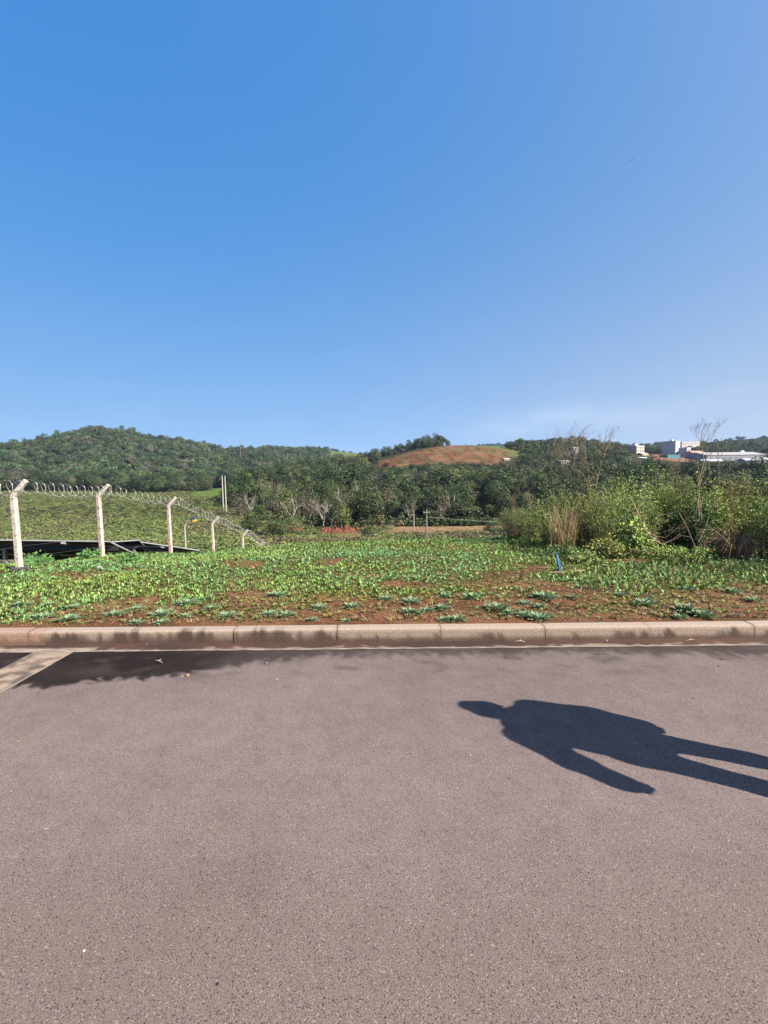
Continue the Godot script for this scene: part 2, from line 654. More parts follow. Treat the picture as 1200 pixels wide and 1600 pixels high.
func make_road() -> void:
	var im := asphalt_images()
	var m := StandardMaterial3D.new()
	m.vertex_color_use_as_albedo = true
	m.albedo_texture = ImageTexture.create_from_image(im[0])
	m.normal_enabled = true
	m.normal_texture = ImageTexture.create_from_image(im[1])
	m.normal_scale = 0.5
	m.roughness = 0.9
	m.metallic_specular = 0.2
	m.uv1_scale = Vector3(1.31, 1.31, 1.0)
	var xs := joined([spread(-260, -8, 6.0), spread(-8, -4, 0.1), spread(-4, 4.2, 0.035), spread(4.2, 8, 0.1), spread(8, 260, 6.0)])
	var zs := joined([spread(-3.8, 0.8, 0.4), spread(0.8, 2.9, 0.03), spread(2.9, ASPHALT_EDGE, 0.025)])
	var mb := sheet(xs, zs, func(_x, _z): return 0.0, road_color)
	# the edge of the asphalt has thickness against the gutter
	struct("road", mb.mesh(), m, "pinkish grey worn asphalt road in the foreground")

	var con := StandardMaterial3D.new()
	con.vertex_color_use_as_albedo = true
	con.albedo_texture = noise_tex(61, 0.06, FastNoiseLite.TYPE_SIMPLEX, Color(0.55, 0.53, 0.5), Color(1, 1, 1), 1024, 5, 0.2, 0.75)
	con.normal_enabled = true
	con.normal_texture = normal_tex(62, 0.09, FastNoiseLite.TYPE_SIMPLEX, 6.0, 1024, 4)
	con.normal_scale = 0.9
	con.roughness = 0.92
	con.uv1_scale = Vector3(2.2, 2.2, 1)
	var gut := func(x: float, z: float) -> Color:
		var d := (z - ASPHALT_EDGE + 0.012) / (KERB_FACE - ASPHALT_EDGE)
		var w := n_mid.get_noise_2d(x * 1.6, z * 5.0)
		var wf := n_fine.get_noise_2d(x * 0.9, z * 2.0)
		var pale := Color(0.24, 0.17, 0.13).lerp(Color(0.5, 0.44, 0.38), clampf(0.5 + wf, 0, 1))
		var mud := Color(0.1, 0.042, 0.025).lerp(Color(0.04, 0.02, 0.015), clampf(0.5 + w, 0, 1))
		var k := smoothstep(0.32, 0.5, d + w * 0.3 + wf * 0.5 + 0.1 * smoothstep(2.0, 3.4, x) - 0.02)
		if x < -2.75:
			k = smoothstep(0.62, 0.85, d + w * 0.25 + wf * 0.2)
		return pale.lerp(mud, k)
	var gh := func(x: float, z: float) -> float:
		return 0.004 - 0.012 * smoothstep(ASPHALT_EDGE, ASPHALT_EDGE + 0.06, z) + 0.012 * smoothstep(KERB_FACE - 0.07, KERB_FACE, z) + n_fine.get_noise_2d(x * 0.7, z) * 0.0025
	var gxs := joined([spread(-260, -6, 4.0), spread(-6, -4, 0.1), spread(-4, 4.4, 0.022), spread(4.4, 6, 0.1), spread(6, 260, 4.0)])
	var gm := sheet(gxs, spread(ASPHALT_EDGE - 0.012, KERB_FACE + 0.03, 0.0125), gh, gut)
	struct("gutter", gm.mesh(), con, "narrow concrete gutter strip filled with red mud along the kerb")
	# concrete channel crossing the road at the left
	var ch := func(x: float, z: float) -> Color:
		var w := n_fine.get_noise_2d(x * 0.8, z * 0.8)
		var w2 := n_mid.get_noise_2d(x * 2.0, z * 2.0)
		var c := Color(0.46, 0.355, 0.27).lerp(Color(0.13, 0.095, 0.075), clampf(0.3 + w * 1.5 + w2 * 0.8, 0, 1))
		c = c.lerp(Color(0.4, 0.36, 0.33), smoothstep(-2.93, -2.91, x + w * 0.015) * smoothstep(3.6, 3.2, z))
		return c.lerp(Color(0.28, 0.22, 0.18), 0.5 * smoothstep(3.85, 3.95, z))
	var chh := func(x: float, _z: float) -> float:
		return 0.004 + 0.004 * smoothstep(0.14, 0.18, absf(x + 3.083)) + n_fine.get_noise_2d(x * 0.8, _z * 0.8) * 0.002
	var cm := sheet(spread(-3.268, -2.898, 0.0185), joined([spread(-3.8, 2.0, 0.2), spread(2.0, ASPHALT_EDGE - 0.012, 0.02)]), chh, ch)
	struct("drain_strip", cm.mesh(), con, "pale concrete drainage strip crossing the asphalt at the left")


func make_kerb() -> void:
	var m := StandardMaterial3D.new()
	m.vertex_color_use_as_albedo = true
	m.albedo_texture = noise_tex(71, 0.03, FastNoiseLite.TYPE_SIMPLEX, Color(0.76, 0.73, 0.71), Color(1, 1, 1), 1024, 5, 0.25, 0.75)
	m.normal_enabled = true
	m.normal_texture = normal_tex(72, 0.12, FastNoiseLite.TYPE_SIMPLEX, 4.0, 1024, 3)
	m.normal_scale = 0.28
	m.uv1_triplanar = true
	m.uv1_world_triplanar = true
	m.uv1_scale = Vector3(2.3, 1.1, 2.3)
	m.roughness = 0.9
	var k := Node3D.new()
	k.name = "kerb"
	k.set_meta("kind", "structure")
	k.set_meta("label", "row of stained pale concrete kerb stones along the road")
	add_child(k)
	var x0 := -3.47 - 0.99 * 4.0
	for i in 16:
		var a := x0 + i * 0.99 + 0.0015 + rng.randf() * 0.002
		var b := x0 + (i + 1) * 0.99 - 0.002 - rng.randf() * 0.002
		var sh := rng.randf_range(-0.005, 0.005)
		var sy := rng.randf_range(-0.007, 0.006)
		var mb := MB.new()
		# profile from the gutter up over the rounded arris to the back
		var pf := [Vector2(0.0, -0.05), Vector2(0.001, 0.02), Vector2(0.003, 0.06), Vector2(0.005, 0.095), Vector2(0.009, 0.114), Vector2(0.018, 0.125), Vector2(0.032, 0.129), Vector2(0.128, 0.13), Vector2(0.134, 0.122), Vector2(0.135, -0.05)]
		var pn := []
		for q in pf.size():
			var t: Vector2 = (pf[mini(q + 1, pf.size() - 1)] - pf[maxi(q - 1, 0)]).normalized()
			pn.append(Vector3(0, t.x, t.y))
		var segs := 34
		for s in segs + 1:
			var f := float(s) / segs
			var x := lerpf(a, b, f)
			var inset := 0.003 if s == 0 or s == segs else 0.0
			for q in pf.size():
				var p: Vector2 = pf[q]
				var wob := n_fine.get_noise_2d(x * 0.5, p.y * 4.0) * 0.003
				mb.v.append(Vector3(x, p.y + sy - (inset if p.y > 0.1 else 0.0), -(KERB_FACE + p.x + sh + inset * (1.0 if q < 7 else 0.0) + wob)))
				mb.n.append(pn[q])
				var col := Color(0.262, 0.205, 0.168)
				var w := n_mid.get_noise_2d(x * 2.4, p.y * 3.0)
				var wv := n_mid.get_noise_2d(x * 3.3 + 12.0, 1.0)
				# dark algae and mud splash rising from the gutter, in runs
				var wz := n_fine.get_noise_2d(x * 1.5, 4.0)
				var rise := 0.062 + 0.075 * wv + 0.03 * w + 0.06 * wz
				if x < -0.6 and x > -3.0:
					rise += 0.03
				if x > -0.5:
					rise -= 0.014
				var dark := smoothstep(rise + 0.03, rise - 0.025, p.y) if q < 7 else 0.0
				col = col.lerp(Color(0.05, 0.03, 0.021), clampf(dark * (0.78 + wv * 0.5 + wz * 0.3), 0, 0.96))
				if q >= 5:
					col = col.lerp(Color(0.38, 0.31, 0.26), 0.6 * (1.0 - dark * 0.7))
				if p.y < 0.025:
					col = col.lerp(Color(0.08, 0.042, 0.03), 0.75)
				if x < -3.3:
					col = col.lerp(Color(0.27, 0.155, 0.095), 0.45)
				if s == 0 or s == segs:
					col = col.lerp(Color(0.1, 0.07, 0.055), 0.35)
				mb.c.append(col)
		var np := pf.size()
		for s in segs:
			for q in np - 1:
				var e := s * np + q
				mb.ix.append(e); mb.ix.append(e + 1); mb.ix.append(e + np)
				mb.ix.append(e + np); mb.ix.append(e + 1); mb.ix.append(e + np + 1)
		for s in [0, segs]:
			var fan: int = s * np
			for q in range(1, np - 1):
				mb.tri(mb.v[fan], mb.v[fan + (q if s else q + 1)], mb.v[fan + (q + 1 if s else q)], Color(0.14, 0.1, 0.08))
		obj("kerb_stone", mb.mesh(), m, k)
	# the same kerb runs on out of sight to both sides, and lines the far edge of the road behind
	for side in [-1, 1]:
		var mb := MB.new()
		var xa: float = x0 - 126.0 if side < 0 else x0 + 16 * 0.99 + 126.0
		mb.block(Transform3D(Basis(), Vector3(xa, 0.04, -(KERB_FACE + 0.0675))), Vector3(251.98, 0.18, 0.135), 0.02, Color(0.27, 0.21, 0.175))
		obj("kerb_run", mb.mesh(), m, k)


func make_land() -> void:
	var m := StandardMaterial3D.new()
	m.vertex_color_use_as_albedo = true
	m.albedo_texture = noise_tex(81, 0.05, FastNoiseLite.TYPE_SIMPLEX, Color(0.5, 0.48, 0.46), Color(1, 1, 1), 1024, 5, 0.25, 0.75)
	m.normal_enabled = true
	m.normal_texture = normal_tex(82, 0.07, FastNoiseLite.TYPE_SIMPLEX, 9.0, 1024, 5)
	m.normal_scale = 1.0
	m.uv1_scale = Vector3(1.3, 1.3, 1)
	m.roughness = 0.95
	m.metallic_specular = 0.2
	var col := func(x: float, z: float) -> Color:
		var w := n_mid.get_noise_2d(x * 1.7, z * 2.2)
		var w2 := n_fine.get_noise_2d(x * 0.5, z * 0.5)
		var soil := Color(0.3, 0.135, 0.072).lerp(Color(0.165, 0.078, 0.045), clampf(0.5 + w, 0, 1))
		var thatch := Color(0.27, 0.195, 0.095)
		var t := smoothstep(-0.25, 0.35, n_mid.get_noise_2d(x * 1.3 + 31.0, z * 2.4) + w2 * 0.6)
		soil = soil.lerp(thatch, t * (0.65 if z > 4.7 else 0.4))
		soil = soil.lerp(Color(0.07, 0.045, 0.03), 0.6 * smoothstep(0.15, 0.45, n_fine.get_noise_2d(x * 0.9 + 5.0, z * 1.4)))
		var moss := smoothstep(0.05, 0.4, n_mid.get_noise_2d(x * 0.9 - 20.0, z * 1.8) + w2 * 0.4 + 0.2 * smoothstep(-1.0, -3.0, x))
		soil = soil.lerp(Color(0.12, 0.125, 0.04), moss * 0.5)
		return soil.lerp(Color(0.115, 0.12, 0.045), cover(x, z) * 0.7)
	var hgt := func(x: float, z: float) -> float:
		var y := land(x, z)
		return y + (n_fine.get_noise_2d(x * 0.45, z * 0.45) * 0.022 + n_fine.get_noise_2d(x * 1.3, z * 1.3) * 0.008) * smoothstep(4.3, 4.5, z)
	var xs := joined([spread(-260, -24, 8.0), spread(-24, -9, 0.5), spread(-9, 9, 0.07), spread(9, 24, 0.5), spread(24, 260, 8.0)])
	var zs := joined([spread(4.28, 7.0, 0.06), spread(7.0, 12.0, 0.1), spread(12.0, 17.0, 0.3)])
	struct("lot_ground", sheet(xs, zs, hgt, col).mesh(), m, "empty lot of red soil sloping away behind the kerb")

	var far := StandardMaterial3D.new()
	far.vertex_color_use_as_albedo = true
	far.albedo_texture = noise_tex(84, 0.02, FastNoiseLite.TYPE_SIMPLEX, Color(0.62, 0.62, 0.6), Color(1, 1, 1), 1024, 6, 0.25, 0.75)
	far.uv1_scale = Vector3(0.035, 0.035, 1)
	far.roughness = 1.0
	far.metallic_specular = 0.1
	var fz := [16.0]
	while fz[-1] < 4200.0:
		fz.append(fz[-1] * 1.024 + 0.1)
	var us := joined([spread(-16.0, -3.2, 0.8), spread(-3.2, -1.0, 0.06), spread(-1.0, 1.0, 0.011), spread(1.0, 3.2, 0.06), spread(3.2, 16.0, 0.8)])
	var mb := MB.new()
	for z in fz:
		for u in us:
			var x: float = u * z
			mb.v.append(Vector3(x, land(x, z) - 0.03 * smoothstep(25.0, 16.0, z), -z))
			mb.c.append(land_color(x, z))
			mb.uv.append(Vector2(x, z))
	var w := us.size()
	mb.n.resize(mb.v.size())
	for j in fz.size():
		for i in w:
			mb.n[j * w + i] = (mb.v[j * w + mini(i + 1, w - 1)] - mb.v[j * w + maxi(i - 1, 0)]).cross(mb.v[mini(j + 1, fz.size() - 1) * w + i] - mb.v[maxi(j - 1, 0) * w + i]).normalized()
	for j in fz.size() - 1:
		for i in w - 1:
			var k := j * w + i
			mb.ix.append(k); mb.ix.append(k + w); mb.ix.append(k + 1)
			mb.ix.append(k + 1); mb.ix.append(k + w); mb.ix.append(k + w + 1)
	struct("valley_and_hills", mb.mesh(), far, "green valley floor rising to wooded hills in the distance")
	# level ground on the side of the road behind the viewer
	var back := MB.new()
	back.quad(Vector3(-4000, -0.05, 4000), Vector3(4000, -0.05, 4000), Vector3(4000, -0.05, 3.8), Vector3(-4000, -0.05, 3.8), Color(0.1, 0.09, 0.045))
	struct("far_side_ground", back.mesh(), paint, "flat soil on the other side of the road")


# ---------------------------------------------------------------- fence with razor coil
const FENCE_X := -6.1


func make_fence() -> void:
	var fence := thing("concrete_post_fence", "fence of bent pale concrete posts topped with a coil of razor wire", "fence")
	var px := [21.0, 153.5, 263.0, 331.5, 379.0, 403.5]
	var py := [775.0, 776.0, 791.0, 819.0, 838.0, 855.0]
	var bends := []
	for i in px.size():
		var d := cam_basis * Vector3((px[i] - 600.0) / 700.0, (800.0 - py[i]) / 700.0, -1.0)
		bends.append(EYE + d * (FENCE_X / d.x))
	bends.append(bends[5] + (bends[5] - bends[4]))
	bends.insert(0, bends[0] + Vector3(0, 0.12, 2.6))
	var tips := []
	var s := 0.08
	for i in bends.size():
		var b: Vector3 = bends[i]
		var foot := land(b.x, -b.z) - 0.35
		var mb := MB.new()
		var stain := rng.randf()
		var pf := [Vector3(b.x, foot, b.z), Vector3(b.x, lerpf(foot, b.y, 0.35), b.z), Vector3(b.x, lerpf(foot, b.y, 0.7), b.z), Vector3(b.x, b.y, b.z), b + Vector3(0.225, 0.245, 0)]
		tips.append(pf[4])
		var ax := [Vector3.RIGHT, Vector3.RIGHT, Vector3.RIGHT, Vector3(0.92, -0.38, 0).normalized(), Vector3(0.707, -0.707, 0)]
		var hs := [s * 0.56, s * 0.54, s * 0.52, s * 0.5, s * 0.42]
		var rings := []
		for k in 5:
			var e: float = hs[k]
			var ch := 0.012
			var side: Vector3 = ax[k] * (1.08 if k == 3 else 1.0)
			var fwd := Vector3(0, 0, 1)
			var r := []
			for q in [[1, 1 - ch / e], [1 - ch / e, 1], [-1 + ch / e, 1], [-1, 1 - ch / e], [-1, -1 + ch / e], [-1 + ch / e, -1], [1 - ch / e, -1], [1, -1 + ch / e]]:
				r.append(pf[k] + side * e * q[0] + fwd * e * q[1])
			rings.append(r)
		for k in 4:
			var h0: float = lerpf(foot, b.y, [0.0, 0.35, 0.7, 1.0][k])
			for q in 8:
				var w := (q + 1) % 8
				var base := Color(0.48, 0.45, 0.42)
				# rusty red soil stains the face towards the lot edge
				if q in [1, 2, 3] and k < 3:
					base = base.lerp(Color(0.3, 0.165, 0.11), clampf(0.2 + 0.5 * stain - 0.1 * k, 0, 0.7))
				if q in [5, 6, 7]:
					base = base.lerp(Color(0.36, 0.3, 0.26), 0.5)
				mb.quad(rings[k][w], rings[k][q], rings[k + 1][q], rings[k + 1][w], base)
		for q in range(1, 7):
			mb.tri(rings[4][0], rings[4][q + 1], rings[4][q], Color(0.42, 0.37, 0.32))
		var post := obj("fence_post", mb.mesh(), conc(), fence)
		if i == 1:
			var c := MB.new()
			for q in 9:
				var t := TAU * q / 9.0
				var g := Vector3(b.x + cos(t) * 0.1, land(b.x, -b.z) + 0.02, b.z + sin(t) * 0.09)
				c.block(Transform3D(Basis.from_euler(Vector3(rng.randf() * 0.6, t, rng.randf() * 0.5)), g), Vector3(0.08, 0.09, 0.07), 0.02, Color(0.045, 0.042, 0.045))
			obj("dark_collar", c.mesh(), paint, post)
	# tension wires and the thin mesh between posts
	for f in [0.03, 0.2, 0.37, 0.54, 0.7, 0.86]:
		var mb := MB.new()
		for i in bends.size() - 1:
			var a: Vector3 = bends[i]
			var b: Vector3 = bends[i + 1]
			var ya := lerpf(a.y, land(a.x, -a.z) + 0.05, f)
			var yb := lerpf(b.y, land(b.x, -b.z) + 0.05, f)
			mb.tube([Vector3(a.x + s * 0.54, ya, a.z), Vector3(b.x + s * 0.54, yb, b.z)], [0.0016, 0.0016], 4, Color(0.2, 0.19, 0.18), Color(0.2, 0.19, 0.18))
			mb.tube([Vector3(a.x + s * 0.56, ya, a.z + s * 0.56), Vector3(a.x - s * 0.56, ya, a.z + s * 0.56)], [0.002, 0.002], 4, Color(0.1, 0.09, 0.08), Color(0.1, 0.09, 0.08))
		obj("tension_wire", mb.mesh(), metal, fence)
	var coil := MB.new()
	var pts := []
	var rad := []
	for i in tips.size() - 1:
		var a: Vector3 = tips[i] + Vector3(0.07, -0.1, 0)
		var b: Vector3 = tips[i + 1] + Vector3(0.07, -0.1, 0)
		var loops := 11 if i < 3 else 14
		var per := 18
		var phase := rng.randf() * TAU
		var wob := 0.0
		for k in loops * per:
			var t := float(k) / (loops * per)
			if k % per == 0:
				wob = rng.randf_range(-0.025, 0.02)
			var th := TAU * k / per + phase
			var sag := -0.05 * sin(PI * t)
			var r := 0.115 + wob
			var c: Vector3 = a.lerp(b, t + 0.012 * sin(TAU * t * 3.0 + i)) + Vector3(0, sag, 0)
			pts.append(c + Vector3(cos(th) * r, sin(th) * r, 0.05 * sin(th + 1.0)))
			rad.append(0.0042)
	coil.tube(pts, rad, 4, Color(0.27, 0.265, 0.26), Color(0.27, 0.265, 0.26))
	# blades clipped along the wire
	for k in range(0, pts.size(), 3):
		var d: Vector3 = (pts[mini(k + 1, pts.size() - 1)] - pts[maxi(k - 1, 0)]).normalized()
		var o := d.cross(Vector3(0.3, 0.5, 0.8)).normalized()
		coil.tri(pts[k] - d * 0.018, pts[k] + d * 0.018, pts[k] + o * 0.014, Color(0.45, 0.44, 0.43))
	obj("razor_wire_coil", coil.mesh(), paint, fence)


var conc_mat: StandardMaterial3D


func conc() -> StandardMaterial3D:
	if conc_mat == null:
		conc_mat = StandardMaterial3D.new()
		conc_mat.vertex_color_use_as_albedo = true
		conc_mat.roughness = 0.9
		conc_mat.albedo_texture = noise_tex(91, 0.03, FastNoiseLite.TYPE_SIMPLEX, Color(0.82, 0.79, 0.77), Color(1, 1, 1), 512, 5, 0.3, 0.7)
		conc_mat.uv1_triplanar = true
		conc_mat.uv1_world_triplanar = true
		conc_mat.uv1_scale = Vector3(2.3, 0.9, 2.3)
	return conc_mat


func make_solar() -> void:
	var dark := StandardMaterial3D.new()
	dark.vertex_color_use_as_albedo = true
	dark.roughness = 0.25
	var specs := [
		["solar_array", "dark tilted solar panels on a low frame behind the two nearest fence posts", at(-190, 841, 11.6), at(171, 846, 11.6), 5],
		["solar_array", "solar panel table stepping down the slope behind the third fence post", at(208, 845.5, 15.0), at(299, 858.5, 15.4), 2],
		["solar_array", "solar panel table rising from left to right just right of the second fence post", at(146, 849, 14.6), at(207, 845, 14.9), 2],
	]
	for sp in specs:
		var a: Vector3 = sp[2]
		var b: Vector3 = sp[3]
		var t := thing(sp[0], sp[1], "solar panels", a, 0.0)
		var along: Vector3 = b - a
		var w: float = along.length() / sp[4]
		var dx := along.normalized()
		var away := Vector3(0, -0.42, -0.907).normalized()
		var nn := dx.cross(-away).normalized()
		if nn.y < 0:
			nn = -nn
		var bs := Basis(dx, nn, dx.cross(nn))
		for i in sp[4]:
			var mb := MB.new()
			var c: Vector3 = dx * (w * (i + 0.5)) + away * 0.98
			mb.box(Transform3D(bs, c), Vector3(w - 0.05, 0.02, 1.9), Color(0.012, 0.014, 0.025))
			var p := obj("panel", mb.mesh(), dark, t)
			var fr := MB.new()
			for e in [[Vector3(0, 0, 0.965), Vector3(w - 0.012, 0.036, 0.035)], [Vector3(0, 0, -0.965), Vector3(w - 0.012, 0.036, 0.035)], [Vector3(w * 0.5 - 0.022, 0, 0), Vector3(0.032, 0.034, 1.89)], [Vector3(-w * 0.5 + 0.022, 0, 0), Vector3(0.032, 0.034, 1.89)]]:
				fr.box(Transform3D(bs, c) * Transform3D(Basis(), e[0]), e[1], Color(0.2, 0.205, 0.215))
			obj("panel_frame", fr.mesh(), paint, p)
		for o in [0.35, 1.55]:
			var mb := MB.new()
			mb.box(Transform3D(bs, along * 0.5 + away * o - nn * 0.1), Vector3(along.length() + 0.1, 0.12, 0.06), Color(0.045, 0.047, 0.05))
			obj("rail", mb.mesh(), metal, t)
		for i in sp[4] + 1:
			var cl := MB.new()
			var e: Vector3 = dx * w * i + away * 0.04 - nn * 0.05
			cl.box(Transform3D(bs, e), Vector3(0.11, 0.06, 0.06), Color(0.22, 0.22, 0.22))
			if i > 0 and i < sp[4]:
				obj("clamp", cl.mesh(), paint, t)
		for i in [0.12, 0.5, 0.88]:
			for o in [0.4, 1.5]:
				var mb := MB.new()
				var e: Vector3 = along * i + away * o - nn * 0.12
				var q: Vector3 = e + a
				var g := land(q.x, -q.z) - 0.2
				mb.box(Transform3D(Basis(), Vector3(e.x, (e.y + g - a.y) * 0.5, e.z)), Vector3(0.07, maxf(0.1, e.y + a.y - g), 0.07), Color(0.3, 0.3, 0.31))
				obj("leg", mb.mesh(), metal, t)


# ---------------------------------------------------------------- trees
func crown(sd: int, lobes: Array, count: int, leaf: float, cols: Array) -> MB:
	var r := RandomNumberGenerator.new()
	r.seed = sd
	var mb := MB.new()
	var total := 0.0
	for l in lobes:
		total += l.w * l.w
	var tint := []
	for l in lobes:
		tint.append(r.randf_range(0.72, 1.3))
	for i in count:
		var pick := r.randf() * total
		var k := 0
		while k < lobes.size() - 1 and pick > lobes[k].w * lobes[k].w:
			pick -= lobes[k].w * lobes[k].w
			k += 1
		var l: Vector4 = lobes[k]
		var d := Vector3(r.randfn(), r.randfn() * 0.9 + 0.2, r.randfn()).normalized()
		var rr := l.w * (0.66 + 0.42 * sqrt(r.randf()))
		var p := Vector3(l.x, l.y, l.z) + Vector3(d.x, d.y * 0.78, d.z) * rr
		var nn := (d + Vector3(r.randfn(), r.randfn(), r.randfn()) * 0.55).normalized()
		var t := nn.cross(Vector3(r.randfn(), r.randfn(), r.randfn())).normalized()
		var b := nn.cross(t)
		var s := leaf * r.randf_range(0.6, 1.25)
		var c: Color = cols[r.randi() % cols.size()]
		var f: float = tint[k] * r.randf_range(0.7, 1.3)
		c = Color(c.r * f, c.g * f, c.b * f)
		mb.quad(p - t * s * 0.5, p - b * s * r.randf_range(0.22, 0.45), p + t * s * 0.6, p + b * s * r.randf_range(0.22, 0.45), c)
	return mb


func lobes_for(sd: int, count: int, width: float, low: float, high: float, r0: float, r1: float) -> Array:
	var r := RandomNumberGenerator.new()
	r.seed = sd
	var o := [Vector4(0, (low + high) * 0.5, 0, (high - low) * 0.42)]
	for i in count:
		var t := TAU * (i + r.randf() * 0.7) / count
		var h := r.randf()
		var reach := width * (1.0 - 0.55 * h * h) * r.randf_range(0.55, 1.0)
		o.append(Vector4(cos(t) * reach, lerpf(low, high, h), sin(t) * reach, r.randf_range(r0, r1)))
	return o


func trunk(sd: int, h: float, r0: float, limbs: int, col: Color) -> MB:
	var r := RandomNumberGenerator.new()
	r.seed = sd
	var mb := MB.new()
	mb.tube([Vector3(0, -0.6, 0), Vector3(0.05, h * 0.35, 0.04), Vector3(-0.06, h * 0.7, 0.05), Vector3(0.02, h, 0)], [r0 * 1.3, r0, r0 * 0.75, r0 * 0.35], 6, col, col)
	for i in limbs:
		var t := TAU * (i + r.randf()) / limbs
		var y := h * r.randf_range(0.4, 0.8)
		var d := Vector3(cos(t), 0.8, sin(t)) * h * 0.32
		mb.tube([Vector3(0, y, 0), Vector3(0, y, 0) + d * 0.5 + Vector3(0, -0.1, 0), Vector3(0, y, 0) + d], [r0 * 0.5, r0 * 0.35, r0 * 0.15], 4, col, col)
	return mb


func twigs(mb: MB, r: RandomNumberGenerator, p: Vector3, d: Vector3, l: float, rad: float, depth: int, col: Color, spread_: float) -> void:
	var q := p + d * l * 0.5 + Vector3(r.randfn(), r.randfn(), r.randfn()) * l * 0.05
	var e := q + (d + Vector3(r.randfn(), r.randfn() * 0.6 + 0.25, r.randfn()) * 0.18).normalized() * l * 0.5
	mb.tube([p, q, e], [rad, rad * 0.8, rad * 0.6], 5 if depth > 2 else 3, col, col)
	if depth == 0:
		return
	var k := r.randi_range(2, 3)
	for i in k:
		var nd := (d + Vector3(r.randfn(), r.randfn() * 0.7 + 0.12, r.randfn()) * spread_).normalized()
		twigs(mb, r, e if i < 2 else q, nd, l * r.randf_range(0.6, 0.85), rad * 0.58, depth - 1, col, spread_)


var mid_kinds := []


func add_tree(kind: int, p: Vector3, turn: float, sc: Vector3, label: String, group: String) -> void:
	var k: Dictionary = mid_kinds[kind]
	var o: Node3D
	if not k.has("node"):
		o = thing(k.called, label, k.get("category", "tree"), p, turn, group)
		obj("trunk", k.trunk, bark, o)
		if k.has("crown"):
			obj("crown", k.crown, veg, o)
		k.node = o
	else:
		o = dup(k.node, k.called, label, group)
		o.position = p
		o.rotation.y = turn
	o.scale = sc


func palm(sd: int) -> MB:
	var r := RandomNumberGenerator.new()
	r.seed = sd
	var mb := MB.new()
	for i in 17:
		var t := TAU * i / 17.0 + r.randf() * 0.3
		var out := Vector3(cos(t), 0, sin(t))
		var el := r.randf_range(-0.3, 0.9)
		var prev := Vector3(0, 6.4, 0)
		for s in 6:
			var nx := prev + (out * cos(el) + Vector3.UP * sin(el)) * 0.42
			el -= 0.28
			for sd2 in [-1.0, 1.0]:
				var side: Vector3 = out.cross(Vector3.UP) * sd2
				var c := Color(0.05, 0.07, 0.025) * r.randf_range(0.7, 1.3)
				mb.tri(prev, nx, (prev + nx) * 0.5 + side * (0.5 - s * 0.05) + Vector3(0, -0.22, 0), c)
			prev = nx
	return mb


# share of trees wanted at a place: 0 none
func wooded(x: float, z: float) -> float:
	var u := x / z
	if u < -0.13:
		# left hill
		if z > 335.0 + 30.0 * n_low.get_noise_2d(x * 2.0, 5.0):
			if u > -0.56 and u < -0.465 and z > 640.0 and bump(x, z, -395.0, 690.0, 45.0, 60.0) > 0.5:
				return 0.1
			return 1.0
		if z > 290.0 and u < -0.4:
			return 0.85
		if u > -0.36 and z > 160.0:
			return 0.75 if not (u < -0.32 and z > 225.0) else 0.0
		if u > -0.27 and z > 131.0:
			return 0.8
		return 0.0
	if z < 131.0 or z > 760.0:
		return 0.0
	if red_bank(u, z, x) > 0.02 or (u > 0.12 and u < 0.268 and z > 366.0 and z < 560.0 and x < 170.0):
		return 0.0
	if u > -0.05 and u < 0.05 and z > 312.0 and z < 364.0:
		return 0.12
	if u > 0.04 and u < 0.265 and z > 330.0 and z < 366.0:
		return 0.0
	if z > 364.0 and u < 0.268:
		# the knoll: trees on the crown and the left shoulder only
		if u < -0.02:
			return 1.0 if z < 560.0 else 0.6
		return 1.0 if x < 74.0 and z > 446.0 else 0.0
	if u > 0.555:
		if z > 255.0 and z < 590.0:
			return 0.0
		return 1.0
	return 1.0


var clearings := []


